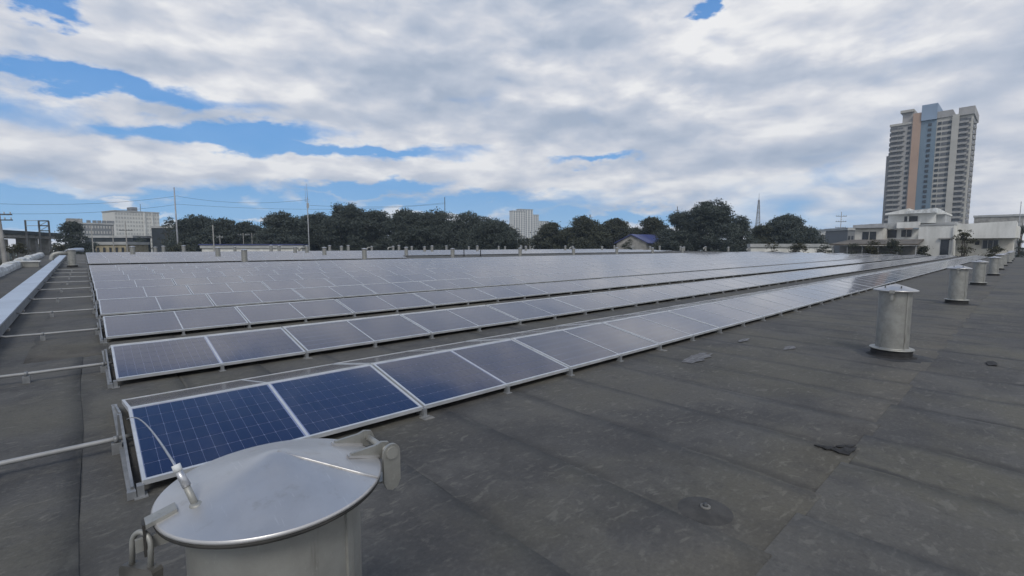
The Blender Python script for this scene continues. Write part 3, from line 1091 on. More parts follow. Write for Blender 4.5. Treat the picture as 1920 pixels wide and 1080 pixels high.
M['torn'] = mat('torn_felt', (.035, .035, .036), (.012, .012, .012), .95, 0, 30, .6, 40)
M['patch'] = mat('pale_patch', (.21, .215, .235), (.11, .115, .12), .75, 0, 14, .2, 60, stretch=(1, .5, 1))
M['patch'] = mat('pale_patch', (.17, .17, .175), (.08, .08, .082), .75, 0, 22, .2, 60, stretch=(.35, 1, 1))
P_ = [on_roof(*q) for q in ((1277, 682), (1283, 676), (1291, 673), (1296, 669), (1308, 667), (1312, 664), (1327, 664), (1322, 667), (1337, 665), (1331, 669), (1335, 671), (1319, 675), (1322, 678), (1306, 681), (1296, 684), (1288, 682))]
patch('pale_patch', 'pale streaked patch on the roof beside the nearest solar row', 'patch', P_, M['patch'], .0165, .003)
for nm_, pl in (('widest ragged black piece of torn felt at a seam corner', ((1556, 848), (1566, 846), (1574, 849), (1584, 845), (1596, 846), (1606, 844), (1603, 850), (1597, 853), (1592, 860), (1582, 856), (1572, 855), (1564, 851))),
                ('narrow left sliver of torn black felt at a seam corner', ((1526, 839), (1536, 840), (1546, 843), (1557, 842), (1566, 845), (1558, 848), (1548, 848), (1541, 845), (1532, 843))),
                ('upper curl of torn black felt at a seam corner', ((1566, 842), (1580, 840), (1594, 841), (1604, 841), (1598, 844), (1584, 844), (1574, 845)))):
    patch('torn_felt', nm_, 'felt scrap', [on_roof(*q) for q in pl], M['torn'], .0165, .008)
dr = random.Random(9)
for (cx_, cy_) in ((1860, 684), (1480, 655), (1395, 640)):
    q = on_roof(cx_, cy_)
    poly = []
    for i in range(9):
        an = 2 * math.pi * i / 9
        poly.append(Vector((q.x + .22 * math.cos(an) * dr.uniform(.6, 1.2), q.y + .07 * math.sin(an) * dr.uniform(.6, 1.2), 0)))
    nm = {1860: ('dark_puddle_patch', 'small dark bitumen smear near the right edge of view'), 1480: ('felt_flake', 'pale flake of felt on the open roof near the solar row'),
          1395: ('felt_flake', 'pale felt flake beside the middle of the nearest solar row')}[cx_]
    patch(nm[0], nm[1], 'felt scrap', poly, M['black'] if cx_ == 1860 else M['patch'], .018, .004)

# ------------------------------------------------------------------ ground and surroundings
g = MB()
g.quad((-900, -900, GROUND), (1000, -900, GROUND), (1000, 1000, GROUND), (-900, 1000, GROUND))
tag(g.build('ground', M['dirt']), kind='structure')


def tree(name, label, px, hw, top, D, style=0, bottom=None, leaves=9000, flat=.62, group='trees beyond the roof', density=1.0, seed=None, low=.28):
    tr = random.Random(seed if seed is not None else int(px * 7 + top))
    base = at(px, D)
    ztop = EYE + (HOR - top) / FPX * D
    rad = hw / FPX * D
    H = ztop - GROUND
    t_ = thing(name, label, 'tree' if H > 7 else 'shrub', (base.x, base.y, GROUND), group)
    cb = H * low                                                   # crown base
    ch_ = H - cb
    # lobes that fill a domed crown
    lobes = []
    n = 46 if rad > 3 else 16
    for i in range(n):
        a_ = tr.uniform(0, 2 * math.pi)
        q_ = math.sqrt(tr.random()) * .86
        zz = tr.random()
        env = math.sqrt(max(0.03, 1 - (max(0, zz - .42) / .60) ** 2)) * (.72 + .28 * min(1, zz / .35))
        lr = rad * tr.uniform(.19, .36)
        rr_ = q_ * max(.12, rad * env - lr * .55)
        lobes.append((rr_ * math.cos(a_), rr_ * math.sin(a_), cb + ch_ * (.08 + .86 * zz) - lr * .35, lr, lr * tr.uniform(.55, .8) * flat / .62))
    lobes.append((0, 0, H - rad * .30, rad * .38, rad * .30))
    # trunk and limbs
    tk = MB()
    r0 = max(.12, H * .022)
    fork = cb * 1.05
    tk.tube([(0, 0, 0), (tr.uniform(-.1, .1), tr.uniform(-.1, .1), fork * .5), (tr.uniform(-.2, .2), tr.uniform(-.2, .2), fork)], [r0 * 1.35, r0, r0 * .85], 8)
    for lb in lobes[::2]:
        mid = (lb[0] * .45 + tr.uniform(-.3, .3), lb[1] * .45 + tr.uniform(-.3, .3), fork + (lb[2] - fork) * .55)
        tk.tube([(0, 0, fork * .93), mid, lb[:3]], [r0 * .55, r0 * .3, r0 * .1], 5)
    tk.build('trunk', M['bark'], t_)
    lf = max(.13, min(.27, rad * .042))
    tot = sum(l[3] * l[3] for l in lobes)
    g_ = np.random.default_rng(int(px * 13 + top * 7))
    cen = []
    NL = 30
    for lx, ly, lz, lr, lh in lobes:
        ncl = max(5, int(leaves * density * lr * lr / tot) // NL)
        u = g_.uniform(-.8, 1, ncl)
        a_ = g_.uniform(0, 2 * math.pi, ncl)
        w_ = np.sqrt(1 - u * u)
        sc_ = g_.uniform(.72, 1.04, ncl)
        cen.append(np.c_[lx + lr * w_ * np.cos(a_) * sc_, ly + lr * w_ * np.sin(a_) * sc_, lz + lh * u * sc_])
    cen = np.repeat(np.concatenate(cen), NL, 0)
    n = len(cen)
    sp = np.repeat(lf * g_.uniform(1.2, 2.6, n // NL), NL)[:, None]
    P0 = cen + g_.normal(0, 1, (n, 3)) * sp * (1, 1, .5)
    nn = g_.normal(0, 1, (n, 3)) + (0, 0, .6)
    nn /= np.linalg.norm(nn, axis=1)[:, None]
    e1 = np.cross(nn, g_.normal(0, 1, (n, 3)))
    e1 /= np.linalg.norm(e1, axis=1)[:, None]
    e2 = np.cross(nn, e1)
    sz = (lf * g_.uniform(.55, 1.1, n))[:, None]
    V = np.stack([P0 - e1 * sz, P0 - e2 * sz * .6, P0 + e1 * sz, P0 + e2 * sz * .6], 1).reshape(-1, 3)
    me = bpy.data.meshes.new('crown')
    me.vertices.add(4 * n)
    me.vertices.foreach_set('co', V.ravel())
    me.loops.add(4 * n)
    me.loops.foreach_set('vertex_index', np.arange(4 * n, dtype=np.int32))
    me.polygons.add(n)
    me.polygons.foreach_set('loop_start', np.arange(0, 4 * n, 4, dtype=np.int32))
    me.update(calc_edges=True)
    me.materials.append(LEAF[style])
    link('crown', me, t_)
    return t_


TREES = [
    (137, 27, 418, 118, 0, 'dark round tree beside the viaduct at far left'),
    (320, 20, 410, 150, 1, 'thin open tree beside the tall mast at left'),
    (372, 42, 408, 140, 0, 'broad dark tree right of the tall left mast'),
    (420, 40, 413, 138, 0, 'dark tree above the white low wall at left'),
    (466, 34, 420, 140, 0, 'low dark tree left of the gap in the treeline'),
    (532, 42, 402, 132, 0, 'feathery dark tree just left of the slim antenna mast'),
    (598, 40, 402, 140, 0, 'dark tree just right of the slim antenna mast'),
    (650, 45, 384, 138, 0, 'tallest spreading tree in the central treeline'),
    (706, 44, 396, 140, 0, 'dark tree right of the tallest central tree'),
    (762, 46, 397, 138, 0, 'dark tree left of the pole top in the treeline'),
    (820, 50, 397, 140, 0, 'wide dark tree around the pole top in the treeline'),
    (878, 50, 401, 138, 0, 'flat topped dark tree near the right end of central treeline'),
    (928, 42, 415, 136, 0, 'drooping tree at the right end of the central treeline'),
    (400, 52, 416, 158, 0, 'broad tree further back behind the short pale pole'),
    (565, 46, 408, 158, 0, 'tree further back between the antenna mast and its neighbours'),
    (678, 56, 397, 160, 0, 'wide tree further back behind the tallest central tree'),
    (792, 60, 400, 160, 0, 'wide spreading tree further back left of the pole top'),
    (905, 52, 408, 160, 0, 'wide tree further back at the right end of central treeline'),
    (1120, 46, 424, 165, 1, 'low tree further back behind the olive green tree'),
    (1062, 34, 432, 150, 1, 'low dark tree filling between small round and olive trees'),
    (1188, 34, 430, 160, 1, 'low tree filling the gap above the blue roofed house'),
    (1032, 26, 420, 142, 1, 'small round tree right of the distant white towers'),
    (1092, 42, 409, 138, 1, 'olive green tree left of the blue roofed house'),
    (1152, 36, 413, 146, 1, 'rounded tree behind the blue roofed house'),
    (1222, 32, 411, 150, 1, 'round tree right behind the blue roofed house'),
    (1272, 32, 402, 134, 0, 'dark tree on the left flank of the huge round tree'),
    (1330, 68, 382, 130, 0, 'huge round dark tree right of the blue roofed house'),
    (1386, 26, 408, 132, 0, 'dark tree on the right flank of the huge round tree'),
    (1428, 26, 424, 134, 1, 'lower tree between huge round tree and domed tree'),
    (1472, 56, 406, 136, 0, 'domed dark tree left of the white house'),
    (1512, 26, 428, 138, 0, 'small dark tree on the right side of the domed tree'),
]
for px_, hw, top, D, st, lab in TREES:
    hw *= (1.42 if 340 < px_ < 960 else 1.5 if 1000 < px_ < 1240 else 1.3) if px_ != 320 else 1
    top -= 3
    tree('broadleaf_tree', lab, px_, hw, top, D, st, leaves=int(13000 + hw * 520), density=.45 if px_ == 320 else 1.0, low=.30 if px_ in (928, 532) else .14)
SHR = [(110, 24, 458, 78, 2, 'olive bushes below the viaduct at far left'), (30, 30, 456, 70, 2, 'dry bush beside the leaning pole at far left'),
       (338, 40, 457, 104, 1, 'low brown-green bush at the foot of the tall mast'), (262, 22, 444, 150, 0, 'dark bush below the white apartment block'),
       (985, 26, 447, 150, 2, 'dry olive bush below the distant white towers'), (955, 24, 455, 140, 2, 'low bush at the right foot of central treeline'),
       (1178, 20, 449, 119, 1, 'bush in front of the blue roofed house'), (1232, 18, 453, 119, 1, 'bush at the right corner of the blue roofed house'),
       (1450, 24, 452, 106, 2, 'olive bush left of the domed tree foot'), (1500, 26, 454, 106, 2, 'olive bush below the domed tree'),
       (1550, 22, 453, 104, 1, 'bush at the left end of the brown awning'),
       (1600, 17, 456, 81.2, 1, 'bush before the left end of the brown awning'), (1637, 17, 450, 79.2, 2, 'bush before the middle of the brown awning'), (1675, 17, 449, 77.2, 1, 'bush before the right end of the brown awning'),
       (1732, 9, 462, 77.3, 1, 'small bush at the foot of the white block wall'), (1806, 21, 430, 76, 2, 'bare twiggy tree growing before the pale grey block'),
       (1868, 22, 461, 73.4, 2, 'low hedge below the pale block window'), (1912, 12, 424, 96, 0, 'dark tree at the extreme right edge')]
for px_, hw, top, D, st, lab in SHR:
    tree('shrub', lab, px_, hw, top, D, st, leaves=3000, group='bushes beyond the roof', density=.5 if px_ == 1806 else 1.0, low=.4)

# far wooded band that closes the view at the horizon
fb = MB()
fr = random.Random(21)
for i in range(11000):
    an = fr.uniform(-1.5, 1.5)
    c = 960 + 880 * an
    D = fr.uniform(440, 540)
    p = Vector((math.cos(AZ - an) * D, math.sin(AZ - an) * D, 0))
    z = GROUND + fr.random() ** 1.4 * (13 + 4 * math.sin(c * .021) + 2 * math.sin(c * .07))
    s_ = fr.uniform(1.2, 2.6)
    n_ = Vector((fr.gauss(0, 1), fr.gauss(0, 1), fr.gauss(0, 1))).normalized()
    e1 = n_.orthogonal().normalized()
    e2 = n_.cross(e1)
    p = Vector((p.x, p.y, z))
    fb.quad(p - e1 * s_, p - e2 * s_ * .7, p + e1 * s_, p + e2 * s_ * .7)
tag(fb.build('far_woods', LEAF[1]), 'far dark band of woods along the horizon', 'woods', None, 'stuff')


# ------------------------------------------------------------------ buildings facing the camera side (boxes between columns)
def facade_frame(px0, px1, D0, D1=None):
    """two points on the ground line below two columns"""
    a_ = at(px0, D0)
    b_ = at(px1, D1 or D0)
    return Vector((a_.x, a_.y, 0)), Vector((b_.x, b_.y, 0))


def zof(py, D):
    return EYE + (HOR - py) / FPX * D


class Block:
    """a building wing whose front runs between two columns; s in 0..1 along the front, depth goes away from us"""
    def __init__(s, px0, px1, D0, D1=None):
        s.a, s.b = facade_frame(px0, px1, D0, D1)
        s.D = (D0 + (D1 or D0)) / 2
        s.L = (s.b - s.a).length
        s.u = (s.b - s.a) / s.L
        s.n = Vector((-s.u.y, s.u.x, 0))
        if s.n.dot(s.a - CAM) < 0:
            s.n = -s.n
        s.px0, s.px1 = px0, px1

    def s_of(s, px):
        d = ray(px, HOR)
        # intersect the column's vertical plane with the front line
        den = s.u.x * d.y - s.u.y * d.x
        return (s.a.y * d.x - s.a.x * d.y) / den

    def box(s, mb, l0, l1, d0, d1, z0, z1, m=0, dz=0.0):
        P = lambda l, d, z: s.a + s.u * l + s.n * d + Vector((0, 0, z))
        pts = [P(l0, d0, z0), P(l1, d0, z0), P(l1, d1, z0), P(l0, d1, z0), P(l0, d0, z1), P(l1, d0, z1 + dz), P(l1, d1, z1 + dz), P(l0, d1, z1)]
        return mb.hexa(pts, m)


def building(name, label, cat='building', loc=None):
    return thing(name, label, cat, loc or (0, 0, 0))


def place(root, blk):
    root.location = (blk.a.x, blk.a.y, GROUND)


def add(root, name, mbx, m):
    """mesh given in world coordinates, stored relative to its thing"""
    L = root.location
    for i, v in enumerate(mbx.v):
        mbx.v[i] = (v[0] - L.x, v[1] - L.y, v[2] - L.z)
    return mbx.build(name, m, root)


# --- residential tower: facade runs along Y at constant X
TX = 352.0
tw = thing('apartment_tower', 'tall apartment tower with orange and blue vertical stripes at right', 'tower', (TX, 30, GROUND))


def ty(px, py=323, X=TX):
    d = ray(px, py)
    return d.y * X / d.x


def tz(px, py, X=TX):
    d = ray(px, py)
    return EYE + d.z * X / d.x


zt = tz(1850 - 40, 205)
Yl0, Yl1 = ty(1656), ty(1665)
Y1, Y2, Y3, Y4, Y5, Y6, Y7 = ty(1665), ty(1705), ty(1720.5), ty(1749.5), ty(1778), ty(1791), ty(1815.5)
z_left, z_mid, z_or, z_bl, z_wh, z_fin, z_r = tz(1672, 238), tz(1690, 232), tz(1712, 214), tz(1740, 197), tz(1775, 213), tz(1790, 212), tz(1825, 203)


def tpart(name, y0, y1, d0, d1, z0, z1, m):
    a_, b_ = min(y0, y1), max(y0, y1)
    return MB().box(d0, d1, a_ - 30, b_ - 30, z0 - GROUND, z1 - GROUND).build(name, m, tw)


tpart('low_wing', Yl0, Yl1, 6, 30, GROUND, tz(1662, 290), M['t_grey'])
tpart('left_bay', Y1, Y2, 0, 26, GROUND, z_left, M['t_grey'])
tpart('left_parapet', Y1 + .6, Y2, -.6, 26.6, z_left + .02, z_left + 1.2, M['t_white'])
tpart('penthouse', ty(1684), Y2, 2, 22, z_left + 1.25, z_mid + 6, M['t_grey'])
tpart('penthouse_roof', ty(1680), Y2, .5, 24, z_mid + 6.02, z_mid + 7.4, M['t_white'])
tpart('orange_stripe', Y2, Y3, -1.0, 25, GROUND, z_or, M['t_orange'])
tpart('blue_stripe', Y3, Y4, -.6, 25.5, GROUND, tz(1740, 226), M['t_blue'])
tpart('blue_crown', Y3, Y4, -1.6, 24, tz(1740, 226) + .02, z_bl, M['t_blue2'])
tpart('white_bay', Y4, Y5, -.2, 25, GROUND, z_wh - 2, M['t_white'])
tpart('white_bay_parapet', Y4, Y5, -.8, 25.6, z_wh - 1.9, z_wh + 1.6, M['t_grey'])
tpart('pale_fin', Y5, Y6, -1.2, 24, GROUND, z_fin - 1, M['t_white'])
tpart('right_bay', Y6, Y7, .2, 27, GROUND, z_r - 3, M['t_white'])
tpart('right_crown', Y6 + .5, Y7 - .6, -.9, 27.8, z_r - 2.9, z_r + 1.2, M['t_grey'])
# windows, storey by storey
z_b0 = tz(1740, 421)
NST = 24
st_h = (tz(1740, 226) - z_b0) / (NST - 3.5)


M['t_balc'] = mat('tower_balcony', (.36, .35, .33), (.28, .275, .265), .85, 0, .3)


def win_mesh(w, h, d=.25, m='t_win'):
    return MB().box(-d, d, -w / 2, w / 2, 0, h).mesh('window', M[m])


M['t_win'] = mat('tower_window', (.15, .15, .155), (.09, .092, .1), .3, 0, .3)
wm_s, wm_m, wm_l = win_mesh(1.5, 1.5, m='glassdk'), win_mesh(2.1, 1.5), win_mesh(3.4, 1.9)
me_balc = MB().box(-1.3, 0, -2.0, 2.0, 0, .25).box(-1.3, -1.15, -2.0, 2.0, .25, 1.1).mesh('balcony', M['t_balc'])
me_balc2 = MB().box(-1.3, 0, -1.5, 1.5, 0, .25).box(-1.3, -1.15, -1.5, 1.5, .25, 1.1).mesh('balcony', M['t_balc'])


def tw_link(nm, me, d, y, z):
    return link(nm, me, tw, (d, y - 30, z - GROUND))


for k in range(-9, NST):
    z = z_b0 + k * st_h + .9
    wl = Y1 - Y2
    for fr_, me in ((.14, wm_l), (.46, wm_m), (.86, wm_s)):
        if z < z_left - 2:
            tw_link('window', me, 0, Y1 - wl * fr_, z)
    for fr_ in (.20, .52):
        if z < z_left - 2:
            tw_link('balcony', me_balc2, 0, Y1 - wl * fr_, z - .75)
    if z < tz(1740, 226) - 1:
        tw_link('window', wm_s, -.6, Y3 + (Y4 - Y3) * .58, z)
    if z < z_wh - 4:
        tw_link('window', wm_s, -.2, Y4 + (Y5 - Y4) * .2, z)
        tw_link('window', wm_m, -.2, Y4 + (Y5 - Y4) * .56, z)
        tw_link('window', wm_s, -.2, Y4 + (Y5 - Y4) * .86, z)
    if z < z_r - 5:
        tw_link('window', wm_l, .2, Y6 + (Y7 - Y6) * .25, z)
        tw_link('window', wm_m, .2, Y6 + (Y7 - Y6) * .68, z)
        tw_link('balcony', me_balc, .2, Y6 + (Y7 - Y6) * .36, z - .75)
        for dd in (6.5, 14, 21):
            w2 = link('window', wm_l, tw, (dd, Y7 - 30, z - GROUND))
            w2.rotation_euler = (0, 0, math.pi / 2)
            if dd < 10:
                b2 = link('balcony', me_balc2, tw, (dd, Y7 - 30, z - .75 - GROUND))
                b2.rotation_euler = (0, 0, math.pi / 2)

# --- white house group at the end of the rows (fronts run along Y at constant X)
def hy(px, X, py=440):
    d = ray(px, py)
    return d.y * X / d.x


def hz(px, py, X):
    d = ray(px, py)
    return EYE + d.z * X / d.x


def house(name, label, X, cat='house'):
    o_ = thing(name, label, cat, (X, 10, GROUND))

    def part(nm, px0, px1, pt, pb, d0, d1, m, slope=0.0, parent=None):
        y0, y1 = hy(px0, X), hy(px1, X)
        c = (px0 + px1) / 2
        z1 = hz(c, pt, X)
        z0 = GROUND if pb is None else hz(c, pb, X)
        a_, b_ = y1 - 10, y0 - 10                      # px0 (left) has the larger Y
        z0 -= GROUND
        z1 -= GROUND
        pts = [(d0, a_, z0), (d1, a_, z0), (d1, b_, z0), (d0, b_, z0), (d0, a_, z1 + slope), (d1, a_, z1 + slope), (d1, b_, z1), (d0, b_, z1)]
        return MB().hexa(pts).build(nm, m, parent or o_)
    return o_, part


_, hp = house('white_block_house', 'blank white rendered block with a dark doorway at right', 106.0)
hp('wall', 1722, 1788, 422.5, None, 0, 14, M['white_wall'], .35)
hp('coping', 1721, 1789, 420.6, 422.2, -.12, 14.1, M['grey_wall'], .35)
hp('doorway', 1765, 1781, 449, 478, -.06, .3, M['glassdk'])
hp('lintel', 1761, 1789, 446, 448.4, -.35, .3, M['conc'])
hp('drainpipe', 1787, 1788.6, 424, 472, -.3, -.1, M['white_wall'])
_, hp = house('long_pale_building', 'long pale grey building with deep overhanging upper wall at right', 112.0, 'building')
hp('upper_wall', 1788.5, 1905, 420.5, 447, -2.5, 12, M['white_wall'], .35)
hp('lower_wall', 1790, 1901, 447.3, None, -.6, 11, M['cream_wall'])
wq = hp('window', 1844, 1874, 450, 466, -.72, -.3, M['glassdk'])
for a_, b_ in ((1843, 1845), (1853.5, 1854.5), (1863.5, 1864.5), (1873, 1875)):
    hp('window_frame', a_, b_, 449.5, 466.5, -.80, -.74, M['grey_wall'], 0, wq)
hp('window', 1830, 1838, 451, 459, -.72, -.3, M['glassdk'])
hp('bevelled_corner', 1905, 1911, 424, 446, -1.0, 11, M['white_wall'])
_, hp = house('white_terraced_house', 'stepped white two storey house below the striped tower', 114.0)
hp('lower_wall', 1656, 1722, 430, None, 0, 12, M['white_wall'])
hp('window', 1660, 1681, 431.5, 446, -.12, .3, M['glassdk'])
wq = hp('window', 1690, 1709, 431, 444, -.12, .3, M['glassdk'])
hp('window_frame', 1699, 1700, 431, 444, -.2, -.13, M['white_wall'], 0, wq)
hp('balcony_band', 1683, 1724, 417, 428, -1.6, .2, M['white_wall'])
hp('balcony_band', 1655, 1683, 419, 429.5, -1.1, .2, M['grey_wall'])
hp('upper_wall', 1660, 1750, 401, 418.5, 1.5, 12, M['white_wall'], .6)
hp('upper_annex', 1750, 1767, 402, 421, 2.2, 11, M['grey_wall'], .2)
hp('window', 1691, 1716, 405, 414.5, 1.35, 1.8, M['glassdk'])
hp('column', 1697, 1700, 404, 416, 1.1, 1.3, M['white_wall'])
hp('roof_slab', 1656, 1700, 399.5, 401.6, .3, 12.5, M['white_wall'], .8)
hp('roof_slab', 1697, 1752, 394.5, 399.6, .1, 12.6, M['white_sheet'], .35)
hp('annex_roof', 1748, 1769, 399, 401, 1.6, 11.5, M['white_wall'], .1)
_, hp = house('cream_house', 'cream house with grey roof and wide dark window left of stepped house', 110.0)
hp('wall', 1603, 1656, 428, None, 0, 10, M['cream_wall'])
hp('roof', 1600, 1657, 421.5, 427.6, -.7, 10.5, M['grey_roof'], .15)
hp('roof_vent_box', 1622, 1657, 418.5, 421, 3, 9, M['grey_wall'])
wq = hp('window', 1617, 1643, 434.5, 450, -.1, .3, M['glassdk'])
hp('window_frame', 1629.5, 1630.6, 434.5, 450, -.16, -.11, M['cream_wall'], 0, wq)
ob, hp = house('brown_awning', 'long brown lean-to roof in front of the white houses', 99.5, 'awning')
y0_, y1_ = hy(1558, 99.5) - 10, hy(1722, 99.5) - 10
zl, zh = hz(1640, 460, 99.5) - GROUND, hz(1640, 451, 99.5) - GROUND
MB().hexa([(-.2, y1_, zl), (6.5, y1_, zh), (6.5, y0_ - 1.5, zh), (-.2, y0_, zl),
           (-.2, y1_, zl + .25), (6.5, y1_, zh + .25), (6.5, y0_ - 1.5, zh + .25), (-.2, y0_, zl + .25)]).build('roof', M['brown_roof'], ob)
hp('wall', 1566, 1722, 461, None, 3.5, 5.5, M['conc'])
for q_ in (1563, 1590, 1618, 1648, 1684, 1719):
    hp('post', q_ - .8, q_ + .8, 460.5, None, .1, .4, M['grey_wall'])

# --- distant blocks
def simple_block(name, label, px0, px1, top, D, depth, m, floors, cols, wm='glassdk', D1=None, extra=None, cat='building', ws=.55, hs=.5):
    b = Block(px0, px1, D, D1)
    root = building(name, label, cat)
    place(root, b)
    z1 = zof(top, b.D)
    add(root, 'wall', b.box(MB(), 0, b.L, 0, depth, GROUND, z1), m)
    add(root, 'parapet', b.box(MB(), -.3, b.L + .3, -.3, depth + .3, z1 + .02, z1 + .8), M['grey_wall'])
    wn = MB()
    if floors:
        fh = (z1 - GROUND - 1) / floors
        cwid = b.L / cols
        for i in range(floors):
            for j in range(cols):
                l0 = j * cwid + cwid * (1 - ws) / 2
                zz = GROUND + 1 + i * fh + fh * (1 - hs) / 2
                b.box(wn, l0, l0 + cwid * ws, -.12, .2, zz, zz + fh * hs)
        add(root, 'windows', wn, M[wm])
        root.children[-1]['kind'] = 'stuff'
    if extra:
        extra(root, b, z1)
    return root


M['win_far'] = mat('far_window', (.46, .46, .44), (.38, .38, .37), .5, 0, .5)
M['far_white'] = mat('far_white', (.66, .66, .62), (.58, .58, .55), .85, 0, .05)
M['far_grey'] = mat('far_grey', (.20, .21, .22), (.16, .168, .178), .85, 0, .05)


def ex_white(root, b, z1):
    add(root, 'plant_room', b.box(MB(), b.L * .43, b.L * .56, 4, 12, z1 + .82, z1 + 3.6), M['far_grey'])
    for f_ in (.63, .81):
        add(root, 'pilaster', b.box(MB(), b.L * f_, b.L * (f_ + .03), -.8, .1, GROUND, z1), M['white_wall'])
    add(root, 'roof_aerial', MB().tube([b.a + b.u * b.L * .66 + b.n * 6 + Vector((0, 0, z1)), b.a + b.u * b.L * .66 + b.n * 6 + Vector((0, 0, z1 + 6))], .15, 5), M['steel_dk'])


simple_block('apartment_block', 'wide white apartment block on the left horizon', 219, 302, 399, 300, 22, M['far_white'], 12, 16, 'win_far', 320, ex_white)


def ex_grey(root, b, z1):
    add(root, 'water_tank', b.box(MB(), -2, b.L * .25, 3, 12, z1 + .8, z1 + 3), M['conc'])
    for f_ in (.35, .5, .62, .74, .86, .95):
        add(root, 'roof_unit', b.box(MB(), b.L * f_, b.L * f_ + 1.6, 3, 5, z1 + .8, z1 + 2.3), M['far_grey'])


simple_block('grey_block', 'long grey block left of the white apartment block', 140, 216, 421, 250, 20, M['far_grey'], 7, 14, 'win_far', 262, ex_grey)
simple_block('dark_netted_building', 'dark netted building wall behind the tall left mast', 286, 350, 428, 170, 16, M['netting'], 0, 0)
simple_block('dark_shed', 'dark blue-grey shed wall below the grey block', 160, 250, 446, 165, 8, M['netting'], 0, 0)
simple_block('ochre_house', 'low ochre house with dark windows below the grey block', 178, 236, 459, 130, 8, M['yellow_wall'], 3, 5, ws=.35)
simple_block('white_low_building', 'low white wall with thin blue roof edge beyond the panels', 378, 566, 465.5, 118, 6, M['white_wall'], 0, 0, None, 122,
             lambda root, b, z1: add(root, 'roof_edge', b.box(MB(), -.5, b.L + .5, -.5, 6.5, z1 + .82, z1 + 1.05), M['blue_roof']))
# white tower cluster at the centre
M['far_glass'] = mat('far_blue_glass', (.20, .23, .28), (.15, .175, .22), .4, 0, .2)
for (a_, b_, tp, D, lab) in ((962, 986, 397, 520, 'left white tower of the distant high-rise cluster'), (974, 1000, 394, 560, 'tallest middle white tower of the distant cluster'),
                             (994, 1011, 404, 590, 'right shorter white tower of the distant cluster'), (1008, 1030, 416, 640, 'lowest pale block right of the distant white towers')):
    simple_block('highrise', lab, a_, b_ - 1, tp, D, 8, M['far_white'], 20, 5, 'far_glass', D + 8, None, 'tower', .5, .72)
simple_block('far_hall', 'long grey building on the right horizon behind pale house', 1822, 1915, 407, 190, 20, M['conc'], 2, 9, 'win_far', 180)
simple_block('far_roofs', 'bluish grey low building left of the cream house', 1538, 1604, 441, 170, 14, M['far_grey'], 2, 8, 'glassdk')
simple_block('far_roofs', 'small pale upper building behind the bluish grey low one', 1545, 1585, 433, 230, 14, M['far_white'], 3, 7, 'glassdk')
simple_block('side_house', 'dark narrow house against the left side of the cream house', 1588, 1606, 432, 140, 10, M['far_grey'], 2, 3)
simple_block('garden_wall', 'low white garden wall behind olive bushes right of treeline', 1408, 1560, 463.5, 112, 1, M['white_wall'], 0, 0)

# gabled house with blue roof
b = Block(1156, 1212, 132, 128)
root = building('blue_roofed_house', 'white gabled house with blue roof among the trees', 'house')
place(root, b)
ze, zr_ = zof(455, 130), zof(441, 130)
P = lambda l, d, z: b.a + b.u * l + b.n * d + Vector((0, 0, z))
gl = b.L
w_ = MB()
w_.prism([P(0, 0, GROUND), P(gl, 0, GROUND), P(gl, 0, ze), P(gl / 2, 0, zr_), P(0, 0, ze)], b.n * 14)
add(root, 'wall', w_, M['conc'])
rf = MB()
for s_ in (0, 1):
    e0 = -.6 if s_ == 0 else gl + .6
    ze2 = ze - .25
    p4 = [P(e0, -.5, ze2), P(gl / 2, -.5, zr_ + .1), P(gl / 2, 14.5, zr_ + .1), P(e0, 14.5, ze2)]
    rf.prism(p4, (0, 0, .22))
add(root, 'roof', rf, M['blue_roof'])
add(root, 'window', b.box(MB(), gl * .4, gl * .6, -.06, .2, ze - 3, ze - 1.5), M['glassdk'])
b2 = Block(1196, 1252, 138, 140)
root = building('blue_shed', 'blue metal roof of a shed beside the white gable', 'shed')
place(root, b2)
z0_, z1_ = zof(453, 139), zof(440, 139)
P = lambda l, d, z: b2.a + b2.u * l + b2.n * d + Vector((0, 0, z))
add(root, 'wall', b2.box(MB(), 0, b2.L, 0, 8, GROUND, z0_ - .1), M['white_wall'])
add(root, 'roof', MB().hexa([P(-.5, -.8, z0_), P(b2.L + .5, -.8, z0_), P(b2.L + .5, 6, z1_), P(-.5, 6, z1_), P(-.5, -.8, z0_ + .2), P(b2.L + .5, -.8, z0_ + .2), P(b2.L + .5, 6, z1_ + .2), P(-.5, 6, z1_ + .2)]), M['blue_roof'])

# viaduct at far left
b = Block(-60, 114, 88, 128)
root = building('viaduct', 'concrete viaduct with dark edge line at far left', 'viaduct')
place(root, b)
za, zb = zof(433, 96), zof(433, 96)
add(root, 'deck', b.box(MB(), -90, b.L, 0, 9, zb - 1.2, zb), M['conc'])
add(root, 'edge_beam', b.box(MB(), -90, b.L, -.4, 0, zb - .5, zb + .35), M['darkline'])
for f_ in (-1.1, -.75, -.4, -.05, .30, .62, .72, .9):
    add(root, 'pier', b.box(MB(), b.L * f_, b.L * f_ + 1.6, 1, 3, GROUND, zb - 1.21), M['conc'])
add(root, 'infill_wall', b.box(MB(), b.L * .30, b.L * .60, 4, 4.4, GROUND, zb - 1.5), M['cream_wall'])

# steel gantry frame on the viaduct
gD = 86
gt = at(72, gD)
root = thing('steel_gantry', 'open rectangular steel gantry frame above the viaduct at left', 'gantry', (gt.x, gt.y, GROUND))
gz = zof(413, gD)


def gp(px, z):
    p = at(px, gD)
    return Vector((p.x, p.y, z))


